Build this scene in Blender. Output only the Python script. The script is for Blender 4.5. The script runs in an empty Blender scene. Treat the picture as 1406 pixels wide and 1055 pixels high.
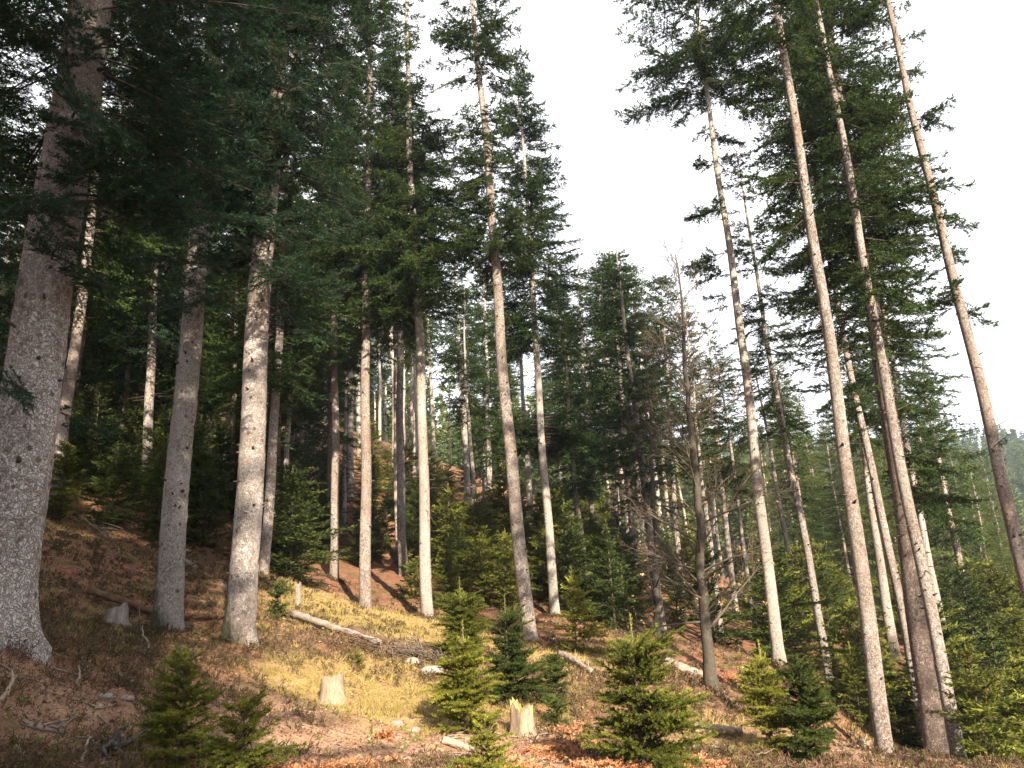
import bpy, math, random
import numpy as np
from mathutils import Vector, Matrix, Euler

random.seed(7)
R = np.random.default_rng(7)
S = bpy.context.scene
COL = S.collection
PI = math.pi

# ------------------------------------------------------------------ camera
F = 1056.0                       # focal length in photo pixels (1406 wide)
PITCH = math.radians(15.8)
ROLL = 0.054
EYE = np.array([0.0, 0.0, 1.6])
_cp, _sp = math.cos(PITCH), math.sin(PITCH)
FW = np.array([0, _cp, _sp]); R0 = np.array([1.0, 0, 0]); U0 = np.array([0, -_sp, _cp])
RT = math.cos(ROLL) * R0 - math.sin(ROLL) * U0
UP = math.sin(ROLL) * R0 + math.cos(ROLL) * U0
cam = bpy.data.cameras.new('camera')
cam.sensor_width = 36.0
cam.lens = 36.0 * F / 1406.0
cam.clip_start = 0.05
cam.clip_end = 4000
camo = bpy.data.objects.new('camera', cam)
COL.objects.link(camo)
M = Matrix((tuple(RT) + (0,), tuple(UP) + (0,), tuple(-FW) + (0,), (0, 0, 0, 1))).transposed()
M.translation = Vector(EYE)
camo.matrix_world = M
S.camera = camo

# ------------------------------------------------------------------ light
SUN_EL = math.radians(29)
SUN_AZ = math.radians(158)       # clockwise from the viewing direction (+Y) towards +X
SUNV = Vector((math.cos(SUN_EL) * math.sin(SUN_AZ), math.cos(SUN_EL) * math.cos(SUN_AZ), math.sin(SUN_EL)))
w = bpy.data.worlds.new('World'); S.world = w; w.use_nodes = True
nt = w.node_tree; nt.nodes.clear()
out = nt.nodes.new('ShaderNodeOutputWorld'); bg = nt.nodes.new('ShaderNodeBackground')
sky = nt.nodes.new('ShaderNodeTexSky'); sky.sky_type = 'NISHITA'; sky.sun_disc = False
sky.sun_elevation = SUN_EL; sky.sun_rotation = SUN_AZ; sky.dust_density = 2.0
tc = nt.nodes.new('ShaderNodeTexCoord'); no = nt.nodes.new('ShaderNodeTexNoise')
no.inputs['Scale'].default_value = 2.2; no.inputs['Detail'].default_value = 5
mr = nt.nodes.new('ShaderNodeMapRange')
mr.inputs['From Min'].default_value = 0.3; mr.inputs['From Max'].default_value = 0.6
mr.inputs['To Min'].default_value = 0.8; mr.inputs['To Max'].default_value = 1.0
mx = nt.nodes.new('ShaderNodeMix'); mx.data_type = 'RGBA'
nt.links.new(tc.outputs['Generated'], no.inputs['Vector'])
nt.links.new(no.outputs['Fac'], mr.inputs['Value'])
nt.links.new(mr.outputs['Result'], mx.inputs['Factor'])
nt.links.new(sky.outputs['Color'], mx.inputs['A'])
mx.inputs['B'].default_value = (4.6, 4.55, 4.75, 1)        # thin bright cloud
nt.links.new(mx.outputs['Result'], bg.inputs['Color'])
bg.inputs['Strength'].default_value = 0.10
nt.links.new(bg.outputs['Background'], out.inputs['Surface'])
sl = bpy.data.lights.new('sun', 'SUN'); sl.energy = 5.0; sl.angle = math.radians(0.6); sl.color = (1.0, 0.87, 0.69)
so = bpy.data.objects.new('sun', sl); COL.objects.link(so)
so.rotation_euler = SUNV.to_track_quat('Z', 'Y').to_euler(); so.location = (30, -20, 50)
S.view_settings.view_transform = 'Standard'; S.view_settings.look = 'None'
S.view_settings.exposure = 2.02; S.view_settings.gamma = 1.0; S.view_settings.use_curve_mapping = False
S.cycles.max_bounces = 5; S.cycles.diffuse_bounces = 3; S.cycles.glossy_bounces = 2
S.cycles.transmission_bounces = 2; S.cycles.use_denoising = True
S.cycles.sample_clamp_indirect = 6.0


# ------------------------------------------------------------------ pixel geometry
def ray(px, py):
    v = FW + RT * ((px - 703.0) / F) - UP * ((py - 527.5) / F)
    return v


def at(px, py, d):
    """the world point seen at photo pixel (px,py) at the distance y = d"""
    v = ray(px, py)
    return EYE + v * (d / v[1])


def project(p):
    q = np.asarray(p, float) - EYE
    z = q @ FW
    return 703 + F * (q @ RT) / z, 527.5 - F * (q @ UP) / z, z


# ------------------------------------------------------------------ node helpers
class Nodes:
    def __init__(self, name):
        self.m = bpy.data.materials.new(name); self.m.use_nodes = True
        self.t = self.m.node_tree; self.t.nodes.clear()
        self.out = self.t.nodes.new('ShaderNodeOutputMaterial')

    def n(self, kind, **kw):
        x = self.t.nodes.new(kind)
        for k, v in kw.items():
            if hasattr(x, k):
                setattr(x, k, v)
        return x

    def l(self, a, b): self.t.links.new(a, b)

    def coord(self, kind='Object'):
        return self.n('ShaderNodeTexCoord').outputs[kind]

    def mapping(self, src, scale):
        m = self.n('ShaderNodeMapping'); m.inputs['Scale'].default_value = scale
        self.l(src, m.inputs['Vector']); return m.outputs['Vector']

    def noise(self, vec, scale, detail=4, rough=0.6):
        x = self.n('ShaderNodeTexNoise'); x.inputs['Scale'].default_value = scale
        x.inputs['Detail'].default_value = detail; x.inputs['Roughness'].default_value = rough
        self.l(vec, x.inputs['Vector']); return x.outputs['Fac']

    def rng(self, src, a, b, c=0.0, d=1.0):
        x = self.n('ShaderNodeMapRange'); x.inputs['From Min'].default_value = a; x.inputs['From Max'].default_value = b
        x.inputs['To Min'].default_value = c; x.inputs['To Max'].default_value = d
        self.l(src, x.inputs['Value']); return x.outputs['Result']

    def ramp(self, src, stops):
        x = self.n('ShaderNodeValToRGB'); e = x.color_ramp.elements
        while len(e) < len(stops): e.new(0.5)
        for k, (p, c) in enumerate(stops):
            e[k].position = p; e[k].color = tuple(c) + (1,)
        self.l(src, x.inputs['Fac']); return x.outputs['Color']

    def mix(self, fac, a, b, mode='MIX'):
        x = self.n('ShaderNodeMix'); x.data_type = 'RGBA'; x.blend_type = mode
        for s, i in ((fac, 'Factor'), (a, 'A'), (b, 'B')):
            if isinstance(s, (int, float)): x.inputs[i].default_value = s
            elif isinstance(s, tuple): x.inputs[i].default_value = s + (1,)
            else: self.l(s, x.inputs[i])
        return x.outputs['Result']

    def math(self, op, a, b=None):
        x = self.n('ShaderNodeMath', operation=op)
        for i, s in enumerate((a, b)):
            if s is None: continue
            if isinstance(s, (int, float)): x.inputs[i].default_value = s
            else: self.l(s, x.inputs[i])
        return x.outputs[0]

    def attr(self, name):
        x = self.n('ShaderNodeAttribute'); x.attribute_name = name; return x.outputs['Fac']

    def rand(self):
        return self.n('ShaderNodeObjectInfo').outputs['Random']

    def finish(self, color, rough=0.8, spec=0.25, bump=None, dist=0.01, strength=1.0, transl=None):
        p = self.n('ShaderNodeBsdfPrincipled')
        if isinstance(color, tuple): p.inputs['Base Color'].default_value = color + (1,)
        else: self.l(color, p.inputs['Base Color'])
        p.inputs['Roughness'].default_value = rough
        p.inputs['Specular IOR Level'].default_value = spec
        if bump is not None:
            b = self.n('ShaderNodeBump'); b.inputs['Distance'].default_value = dist
            b.inputs['Strength'].default_value = strength
            self.l(bump, b.inputs['Height']); self.l(b.outputs['Normal'], p.inputs['Normal'])
        res = p.outputs['BSDF']
        if transl:
            t = self.n('ShaderNodeBsdfTranslucent')
            if isinstance(color, tuple): t.inputs['Color'].default_value = color + (1,)
            else: self.l(color, t.inputs['Color'])
            s = self.n('ShaderNodeMixShader'); s.inputs['Fac'].default_value = transl
            self.l(res, s.inputs[1]); self.l(t.outputs['BSDF'], s.inputs[2]); res = s.outputs['Shader']
        self.l(res, self.out.inputs['Surface'])
        return self.m


def bark_material(name, pale=0.5, warm=0.0, moss=0.0, scale=1.0, dark_from=0):
    k = Nodes(name); o = k.coord()
    rnd = k.rand()
    warp = k.n('ShaderNodeVectorMath', operation='ADD')
    nz = k.n('ShaderNodeTexNoise'); nz.inputs['Scale'].default_value = 9
    k.l(o, nz.inputs['Vector'])
    sc = k.n('ShaderNodeVectorMath', operation='SCALE'); sc.inputs['Scale'].default_value = 0.17
    k.l(nz.outputs['Color'], sc.inputs[0]); k.l(o, warp.inputs[0]); k.l(sc.outputs[0], warp.inputs[1])
    v = k.n('ShaderNodeTexVoronoi', feature='F1'); v.inputs['Scale'].default_value = 40 * scale
    mp = k.mapping(warp.outputs[0], (1, 1, 0.62)); k.l(mp, v.inputs['Vector'])
    e = k.n('ShaderNodeTexVoronoi', feature='DISTANCE_TO_EDGE'); e.inputs['Scale'].default_value = 40 * scale
    k.l(mp, e.inputs['Vector'])
    cell = k.n('ShaderNodeSeparateColor'); k.l(v.outputs['Color'], cell.inputs[0])
    big = k.noise(k.mapping(o, (1, 1, 0.45)), 2.6, 5, 0.62)
    mid = k.noise(o, 14, 5, 0.7)
    fine = k.noise(o, 60, 3, 0.6)
    g = k.math('ADD', k.math('MULTIPLY', cell.outputs[0], 0.22), k.math('MULTIPLY', mid, 0.55))
    g = k.math('ADD', g, k.math('MULTIPLY', k.noise(o, 30, 4, 0.75), 0.5))
    g = k.math('SUBTRACT', g, 0.16)
    g = k.math('ADD', g, k.math('MULTIPLY', big, 0.55))
    g = k.math('ADD', g, pale - 0.75)
    col = k.ramp(g, [(0.28, (0.085 + .02 * warm, 0.062, 0.052)), (0.40, (0.21 + .05 * warm, 0.170 + .01 * warm, 0.148)),
                     (0.52, (0.40 + .06 * warm, 0.355 + .03 * warm, 0.325)), (0.64, (0.62 + .03 * warm, 0.59, 0.57 - .05 * warm))])
    crack = k.rng(e.outputs['Distance'], 0.0, 0.16)
    col = k.mix(k.rng(crack, 0, 1, 0.60, 0.0), col, (0.06, 0.045, 0.04))
    col = k.mix(k.rng(fine, 0.3, 0.7, 0.25, 0.0), col, (0.10, 0.08, 0.07))
    kn = k.n('ShaderNodeTexVoronoi', feature='F1'); kn.inputs['Scale'].default_value = 5.0
    k.l(k.mapping(o, (1, 1, 0.8)), kn.inputs['Vector'])
    col = k.mix(k.rng(kn.outputs['Distance'], 0.10, 0.20, 0.85, 0.0), col, (0.055, 0.040, 0.034))
    # lichen-ochre veil that differs between trees
    och = k.math('MULTIPLY', k.rng(k.noise(o, 1.3, 3), 0.52, 0.72), k.rng(rnd, 0, 1, 0.0, 0.35))
    col = k.mix(och, col, (0.33, 0.23, 0.09))
    col = k.mix(k.math('MULTIPLY', k.rng(k.noise(k.mapping(o, (1, 1, .3)), 1.9, 4), .38, .62), k.rng(rnd, 0, 1, 0.1, 0.6)), col, (0.26, 0.175, 0.125))
    sz = k.n('ShaderNodeSeparateXYZ'); k.l(o, sz.inputs[0])
    if dark_from: col = k.mix(k.rng(k.math('ADD', sz.outputs['Z'], k.math('MULTIPLY', big, 2.0)), dark_from, dark_from + 4.5, 0, .6), col, (0.085, 0.058, 0.042))  # lichen-pale foot, browner above with the upper trunk's shade put into colour
    broad = k.noise(k.mapping(o, (1, 1, 0.28)), 1.1, 3, 0.6)
    col = k.mix(k.rng(broad, 0.40, 0.66, 0.30, 0.0), col, (0.15, 0.115, 0.095))
    if moss:
        sx = k.n('ShaderNodeSeparateXYZ'); k.l(o, sx.inputs[0])
        a = k.math('ADD', k.math('MULTIPLY', sx.outputs['X'], -1.6), k.math('MULTIPLY', sx.outputs['Z'], -0.42))
        a = k.math('ADD', a, k.math('MULTIPLY', big, 1.2))
        col = k.mix(k.rng(a, 0.30, 0.62, 0, 0.92 * moss), col, (0.040, 0.042, 0.017))
    h = k.math('ADD', k.math('MULTIPLY', crack, 0.6), k.math('MULTIPLY', mid, 0.7))
    h = k.math('ADD', h, k.math('MULTIPLY', fine, 0.25))
    return k.finish(col, 0.9, 0.12, h, 0.022, 1.0)


def leaf_material(name, dark, light, tip, transl=0.15):
    k = Nodes(name)
    t = k.attr('tint'); r = k.rand()
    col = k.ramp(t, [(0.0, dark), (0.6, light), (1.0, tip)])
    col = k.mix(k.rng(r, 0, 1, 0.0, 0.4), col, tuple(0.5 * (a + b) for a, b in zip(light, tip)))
    return k.finish(col, 0.6, 0.08, transl=transl)


def plain(name, a, b, scale=8, rough=0.85, bumpd=0.004, stretch=(1, 1, 1)):
    k = Nodes(name); o = k.mapping(k.coord(), stretch)
    n1 = k.noise(o, scale, 6, 0.65); n2 = k.noise(o, scale * 5, 4, 0.6)
    col = k.mix(k.rng(n1, 0.3, 0.7), a, b)
    col = k.mix(k.rng(n2, 0.35, 0.7, 0.45, 0), col, tuple(0.35 * c for c in a))
    return k.finish(col, rough, 0.15, k.math('ADD', n1, n2), bumpd, 1.0)


MAT = {}
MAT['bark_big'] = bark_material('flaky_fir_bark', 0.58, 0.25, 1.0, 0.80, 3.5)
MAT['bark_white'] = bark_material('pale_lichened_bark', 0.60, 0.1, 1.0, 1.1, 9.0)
MAT['bark_grey'] = bark_material('grey_fir_bark', 0.50, 0.15, 0.5)
MAT['bark_cream'] = bark_material('cream_fir_bark', 0.64, 0.6, 0.4)
MAT['bark_dark'] = bark_material('dark_fir_bark', 0.34, 0.3, 0.0)
MAT['fir'] = leaf_material('fir_needles', (0.008, 0.022, 0.009), (0.036, 0.068, 0.018), (0.125, 0.16, 0.038), 0.25)
MAT['fir_shaded'] = leaf_material('shaded_fir_needles', (0.007, 0.018, 0.010), (0.018, 0.042, 0.020), (0.080, 0.135, 0.075))  # darker fir needles, the shade of the left crowns put into colour
MAT['spruce'] = leaf_material('spruce_needles', (0.050, 0.040, 0.016), (0.095, 0.115, 0.018), (0.27, 0.26, 0.05), 0.25)
MAT['spruce_bright'] = leaf_material('yellowish_spruce_needles', (0.070, 0.055, 0.018), (0.16, 0.175, 0.024), (0.36, 0.34, 0.06), 0.3)
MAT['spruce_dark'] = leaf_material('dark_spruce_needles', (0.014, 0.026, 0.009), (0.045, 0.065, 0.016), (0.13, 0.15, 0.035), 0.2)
MAT['fir_sunlit'] = leaf_material('sunlit_fir_needles', (0.022, 0.040, 0.012), (0.085, 0.115, 0.026), (0.21, 0.22, 0.05), 0.3)  # lighter fir needles, sunlight on the distant trees put into colour
MAT['larch'] = leaf_material('thin_brown_needles', (0.06, 0.055, 0.030), (0.11, 0.095, 0.042), (0.17, 0.14, 0.06))
MAT['twig'] = plain('twig_bark', (0.055, 0.042, 0.032), (0.12, 0.092, 0.07), 20)
MAT['beech'] = plain('beech_bark', (0.045, 0.038, 0.030), (0.105, 0.09, 0.068), 9)
MAT['beech_twig'] = plain('beech_twigs', (0.075, 0.058, 0.045), (0.16, 0.125, 0.098), 12)
MAT['dry_leaf'] = leaf_material('dry_beech_leaves', (0.25, 0.13, 0.06), (0.42, 0.24, 0.12), (0.55, 0.36, 0.20), 0.3)
MAT['deadwood'] = plain('weathered_wood', (0.15, 0.115, 0.09), (0.34, 0.29, 0.245), 9)
MAT['rotten'] = plain('rotten_wood', (0.065, 0.042, 0.030), (0.22, 0.13, 0.075), 11)
MAT['blackwood'] = plain('dark_root_wood', (0.035, 0.03, 0.027), (0.17, 0.15, 0.14), 9)
MAT['palewood'] = plain('pale_dry_wood', (0.22, 0.165, 0.115), (0.42, 0.34, 0.25), 8)
MAT['cut'] = plain('sawn_wood', (0.48, 0.34, 0.20), (0.66, 0.50, 0.32), 14)
k = Nodes('stump_rings'); o = k.coord()
wv = k.n('ShaderNodeTexWave', wave_type='RINGS'); wv.rings_direction = 'Z'; wv.inputs['Scale'].default_value = 14; wv.inputs['Distortion'].default_value = 2.5; k.l(o, wv.inputs['Vector'])
col = k.mix(wv.outputs['Fac'], (0.22, 0.15, 0.09), (0.44, 0.32, 0.20)); col = k.mix(k.rng(k.noise(o, 9, 4), .45, .62), col, (0.13, 0.11, 0.05))
MAT['ringcut'] = k.finish(col, 0.9, 0.1)
MAT['mosscut'] = plain('mossy_sawn_wood', (0.22, 0.19, 0.06), (0.46, 0.36, 0.16), 10)
MAT['stone'] = plain('pale_stone', (0.20, 0.165, 0.14), (0.36, 0.31, 0.27), 9)
MAT['fern'] = leaf_material('dead_bracken', (0.24, 0.100, 0.048), (0.40, 0.185, 0.09), (0.54, 0.31, 0.17), 0.2)
MAT['grass'] = leaf_material('yellow_hill_grass', (0.13, 0.105, 0.032), (0.31, 0.235, 0.072), (0.52, 0.41, 0.17), 0.3)
MAT['heather'] = leaf_material('heather_sprigs', (0.040, 0.034, 0.014), (0.090, 0.062, 0.034), (0.16, 0.088, 0.060), 0.1)
MAT['litter'] = leaf_material('leaf_litter', (0.10, 0.055, 0.040), (0.25, 0.130, 0.090), (0.46, 0.31, 0.235), 0.1)
MAT['herb'] = leaf_material('low_green_herbs', (0.04, 0.06, 0.014), (0.085, 0.115, 0.022), (0.17, 0.19, 0.04), 0.2)


# ------------------------------------------------------------------ mesh building
class Acc:
    def __init__(self):
        self.V = []; self.T = []; self.M = []; self.C = []; self.n = 0

    def add(self, v, t, m=0, c=0.5):
        v = np.asarray(v, float); t = np.asarray(t, int)
        self.V.append(v); self.T.append(t + self.n)
        self.M.append(np.full(len(t), m) if np.isscalar(m) else m)
        self.C.append(np.full(len(v), c) if np.isscalar(c) else c)
        self.n += len(v)

    def tube(self, P, rad, sides=6, m=0, c=0.5, cap=True):
        P = np.asarray(P, float); n = len(P); rad = np.broadcast_to(np.asarray(rad, float), (n,))
        D = np.gradient(P, axis=0); D /= np.linalg.norm(D, axis=1)[:, None] + 1e-9
        ref = np.array([0.31, 0.17, 0.93]) if abs(D[0][2]) < 0.8 else np.array([1.0, 0.1, 0])
        A = np.cross(D, ref); A /= np.linalg.norm(A, axis=1)[:, None] + 1e-9
        B = np.cross(D, A)
        th = np.linspace(0, 2 * PI, sides, endpoint=False)
        V = P[:, None, :] + rad[:, None, None] * (np.cos(th)[None, :, None] * A[:, None, :] + np.sin(th)[None, :, None] * B[:, None, :])
        V = V.reshape(-1, 3)
        i = np.arange(n - 1)[:, None] * sides; j = np.arange(sides)[None, :]; j2 = (j + 1) % sides
        a, b, cc, d = i + j, i + j2, i + sides + j2, i + sides + j
        T = np.concatenate([np.stack([a, b, cc], -1).reshape(-1, 3), np.stack([a, cc, d], -1).reshape(-1, 3)])
        if cap:
            V = np.concatenate([V, P[:1], P[-1:]])
            q = np.arange(sides); q2 = (q + 1) % sides
            T = np.concatenate([T, np.stack([np.full(sides, n * sides), q2, q], -1),
                                np.stack([np.full(sides, n * sides + 1), (n - 1) * sides + q, (n - 1) * sides + q2], -1)])
        self.add(V, T, m, c)

    def mesh(self, name, mats, smooth=False):
        V = np.concatenate(self.V).astype(np.float32); T = np.concatenate(self.T).astype(np.int32)
        mi = np.concatenate(self.M).astype(np.int32); C = np.concatenate(self.C).astype(np.float32)
        me = bpy.data.meshes.new(name)
        me.vertices.add(len(V)); me.vertices.foreach_set('co', V.ravel())
        me.loops.add(len(T) * 3); me.loops.foreach_set('vertex_index', T.ravel())
        me.polygons.add(len(T)); me.polygons.foreach_set('loop_start', np.arange(0, len(T) * 3, 3, dtype=np.int32))
        me.polygons.foreach_set('material_index', mi)
        if smooth: me.polygons.foreach_set('use_smooth', np.ones(len(T), dtype=bool))
        a = me.attributes.new('tint', 'FLOAT', 'POINT'); a.data.foreach_set('value', C)
        for m in mats: me.materials.append(MAT[m])
        me.update(calc_edges=True)
        return me


def obj(name, me, parent=None):
    o = bpy.data.objects.new(name, me); COL.objects.link(o)
    if parent: o.parent = parent
    return o


def empty(name, loc, rot=None):
    o = bpy.data.objects.new(name, None); COL.objects.link(o); o.empty_display_size = 0.2
    o.location = loc
    if rot is not None:
        o.rotation_mode = 'QUATERNION'; o.rotation_quaternion = rot
    return o


def tag(o, label, cat, group=None, kind=None):
    o['label'] = label; o['category'] = cat
    if group: o['group'] = group
    if kind: o['kind'] = kind
    return o


def unit(v):
    return v / (np.linalg.norm(v, axis=-1, keepdims=True) + 1e-9)


# ------------------------------------------------------------------ foliage sprays
def spread(P, D, N, L, W, A, tint, rng, blades=3, fan=0.7):
    """a tuft of slender blades at every twig"""
    n = len(P); Sd = unit(np.cross(N, D))
    ks = np.linspace(-1, 1, blades) if blades > 1 else np.array([0.0])
    ang = ks[None, :] * fan + rng.normal(0, 0.18, (n, blades))
    lift = rng.normal(0.12, 0.28, (n, blades))
    dd = D[:, None, :] * np.cos(ang)[..., None] + Sd[:, None, :] * np.sin(ang)[..., None] + N[:, None, :] * lift[..., None]
    dd = unit(dd)
    roll = rng.uniform(-1.1, 1.1, (n, blades))
    ss = unit(np.cross(N[:, None, :], dd)); nn = np.cross(dd, ss)
    sv = ss * np.cos(roll)[..., None] + nn * np.sin(roll)[..., None]
    ll = L[:, None] * rng.uniform(0.75, 1.2, (n, blades)) * (1 - 0.25 * np.abs(ks))[None, :]
    ww = W[:, None] * rng.uniform(0.8, 1.2, (n, blades))
    base = P[:, None, :]
    mid = base + dd * (ll * 0.4)[..., None]
    v0 = base + dd * 0; v1 = mid + sv * (ww / 2)[..., None]; v2 = base + dd * ll[..., None]; v3 = mid - sv * (ww / 2)[..., None]
    V = np.stack([v0, v1, v2, v3], 2).reshape(-1, 3)
    k = np.arange(n * blades) * 4
    T = np.stack([np.stack([k, k + 1, k + 2], -1), np.stack([k, k + 2, k + 3], -1)], 1).reshape(-1, 3)
    c = np.repeat(tint, blades * 4)
    A.add(V, T, 0, np.clip(c, 0, 1))


def needles(P, D, N, L, A, tint, rng, per=10, nl=0.022, nw=0.0042, around=False):
    n = len(P)
    t = (np.arange(per)[None, :] + rng.uniform(0, 1, (n, per))) / per
    Sd = unit(np.cross(N, D)); Nn = np.cross(D, Sd)
    if around:
        a = rng.uniform(0, 2 * PI, (n, per))
        o = Sd[:, None, :] * np.cos(a)[..., None] + Nn[:, None, :] * np.sin(a)[..., None]
    else:
        s = np.where(np.arange(per)[None, :] % 2 == 0, 1.0, -1.0) * np.ones((n, 1))
        o = Sd[:, None, :] * s[..., None] + Nn[:, None, :] * rng.normal(0.25, 0.4, (n, per))[..., None]
    fwd = (0.55 + 0.8 * t ** 2)
    dd = unit(o + D[:, None, :] * fwd[..., None])
    base = P[:, None, :] + D[:, None, :] * (t * L[:, None])[..., None]
    ln = nl * rng.uniform(0.7, 1.25, (n, per))
    sv = unit(np.cross(dd, rng.normal(0, 1, (n, per, 3)) * 0.6 + Nn[:, None, :]))
    v0 = base + sv * nw / 2; v1 = base - sv * nw / 2; v2 = base + dd * ln[..., None]
    V = np.stack([v0, v1, v2], 2).reshape(-1, 3)
    k = np.arange(n * per) * 3
    T = np.stack([k, k + 1, k + 2], -1)
    A.add(V, T, 0, np.clip(np.repeat(tint, per * 3) + np.repeat(rng.normal(0, 0.06, n * per), 3), 0, 1))


def branch_template(L, lod, rng):
    """one flat fir branch along +X; returns V,T,M,C"""
    A = Acc()
    dz = rng.uniform(0.02, 0.30); up = rng.uniform(0.02, 0.18); bend = rng.normal(0, 0.14); gp = rng.uniform(0, 6.28)

    def axis(t):
        t = np.asarray(t, float)
        return np.stack([L * t, bend * L * t * t, L * (-dz * t ** 1.6 + up * t ** 3)], -1)
    tt = np.linspace(0, 1, 6)
    A.tube(axis(tt), np.linspace(0.005 + 0.006 * L, 0.003, 6), 4, 1, 0.5, cap=False)
    step = {'near': 0.075, 'mid': 0.085, 'far': 0.15}[lod]
    tstep = {'near': 0.042, 'mid': 0.055, 'far': 0.10}[lod]
    P = []; D = []; Nn = []; Ln = []
    start = rng.uniform(0.08, 0.22 if lod == 'near' else 0.30) * L
    s = start
    wood = []
    while s < L:
        t = s / L
        p0 = axis(t); p1 = axis(min(t + 0.02, 1.02)); d0 = p1 - p0; d0 /= np.linalg.norm(d0)
        for sgn in (-1, 1):
            if rng.random() < 0.12 + .38 * max(0, math.sin(7.5 * t + gp + sgn)) * (t < .85): continue
            ln = min(0.70, (0.32 * (L - s) + 0.18)) * rng.uniform(0.5, 1.15) * min(1, 0.5 + t * 1.6)
            an = sgn * rng.normal(0.92, 0.16)
            side = np.array([-d0[1], d0[0], 0]); side /= np.linalg.norm(side)
            d = d0 * math.cos(an) + side * math.sin(an) + np.array([0, 0, rng.normal(-.02, 0.36)])
            d /= np.linalg.norm(d)
            q = np.arange(0.02, ln, tstep) + rng.uniform(-.01, .01)
            if len(q) == 0: q = np.array([0.02])
            droop = -0.45 * rng.uniform(0.2, 1.5)
            pts = p0[None, :] + d[None, :] * q[:, None] + np.array([0, 0, 1.0])[None, :] * (droop * q ** 2)[:, None]
            wood.append((p0, pts[-1]))
            sd = np.cross([0, 0, 1.0], d); sd /= np.linalg.norm(sd)
            for s2 in (-1, 1):
                a2 = rng.normal(0.75, 0.15, len(q))
                dd = d[None, :] * np.cos(a2)[:, None] + s2 * sd[None, :] * np.sin(a2)[:, None]
                dd[:, 2] += rng.normal(0.06, 0.34, len(q))
                keep = rng.random(len(q)) < 0.9
                P.append(pts[keep]); D.append(unit(dd)[keep])
                Ln.append((rng.uniform(0.05, 0.11, len(q)) * (1.25 if lod == 'far' else 1) * np.clip(1.15 - 0.5 * q / ln, .5, 1.2))[keep])
            P.append(pts[-1:]); D.append(d[None, :]); Ln.append(np.array([0.09]))
        s += step * rng.uniform(0.7, 1.3)
    P.append(axis(np.array([0.98, 1.0]))); D.append(np.repeat(unit(axis(1.0) - axis(0.95))[None, :], 2, 0)); Ln.append(np.array([0.1, 0.1]))
    P = np.concatenate(P); D = unit(np.concatenate(D)); Ln = np.concatenate(Ln)
    Nn = unit(np.array([[0, 0, 1.0]]) + rng.normal(0, 0.25, (len(P), 3)))
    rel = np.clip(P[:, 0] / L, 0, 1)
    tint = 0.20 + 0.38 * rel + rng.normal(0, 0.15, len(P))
    if lod == 'near':
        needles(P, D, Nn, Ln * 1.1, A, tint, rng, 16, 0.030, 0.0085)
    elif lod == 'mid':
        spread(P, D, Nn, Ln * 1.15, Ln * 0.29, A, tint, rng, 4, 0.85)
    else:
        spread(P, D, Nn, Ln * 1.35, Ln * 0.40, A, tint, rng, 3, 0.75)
    if lod != 'far':
        a = np.array([x[0] for x in wood]); b = np.array([x[1] for x in wood])
        wv = np.stack([a + [0, 0, .004], a - [0, 0, .004], b], 1).reshape(-1, 3)
        A.add(wv, np.arange(len(a) * 3).reshape(-1, 3), 1, 0.5)
    return np.concatenate(A.V), np.concatenate(A.T), np.concatenate(A.M), np.concatenate(A.C)


TPL = {}
for lod, nvar in (('near', 2), ('mid', 6), ('far', 4)):
    for L in (0.5, 0.9, 1.4, 2.0, 2.8):
        TPL[lod, L] = [branch_template(L, lod, np.random.default_rng(hash((len(lod), L, i)) % 100000)) for i in range(nvar)]


def put_branch(A, lod, L, z, az, elev, roll, rng, r0=0.1, ctint=0.0):
    keys = (0.5, 0.9, 1.4, 2.0, 2.8)
    kL = min(keys, key=lambda q: abs(q - L))
    V, T, Mi, C = TPL[lod, kL][rng.integers(len(TPL[lod, kL]))]
    s = L / kL
    ca, sa = math.cos(az), math.sin(az); ce, se = math.cos(elev), math.sin(elev); cr, sr = math.cos(roll), math.sin(roll)
    Rx = np.array([[1, 0, 0], [0, cr, -sr], [0, sr, cr]]); Ry = np.array([[ce, 0, -se], [0, 1, 0], [se, 0, ce]])
    Rz = np.array([[ca, -sa, 0], [sa, ca, 0], [0, 0, 1]])
    flip = np.array([1, rng.choice([-1, 1]), 1])
    W = (V * flip * s) @ (Rz @ Ry @ Rx).T
    W += np.array([ca * r0, sa * r0, z])
    A.add(W, T, Mi, np.clip(C + ctint, 0, 1))


def crown_part(A, lod, z0, z1, rad, rng, spacing=0.62, per=5, elev=(-0.2, 0.25), r0=0.12, ragged=0.3, az=None, azw=PI):
    """branches between z0 and z1; rad is a number or a function of 0..1 height"""
    z = z0; ph = rng.uniform(0, 6.28, 3)
    while z < z1:
        t = (z - z0) / max(1e-6, z1 - z0)
        rr = rad(t) if callable(rad) else rad
        k = max(1, int(round(per * 1.3 * rng.uniform(0.6, 1.3))))
        a0 = rng.uniform(0, 2 * PI)
        for i in range(k):
            a = a0 + 2 * PI * i / k + rng.normal(0, 0.35) if az is None else az + rng.uniform(-azw, azw)
            if math.sin(z * 1.7 + ph[0]) + math.sin(2 * a + z * .7 + ph[1]) + math.sin(a - .5 * z + ph[2]) + rng.normal(0, .4) < -.85: continue
            L = max(0.3, rr * (1 - ragged + ragged * 2 * rng.random() ** 1.0 * 0.8))
            L = min(L, 3.6)
            e = elev[0] + (elev[1] - elev[0]) * t + rng.normal(0, 0.14)
            put_branch(A, lod, L, z + rng.uniform(-.15, .15), a, e, rng.normal(0, 0.25), rng, r0, rng.normal(0, 0.09))
        z += spacing * rng.uniform(0.55, 1.45)


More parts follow.
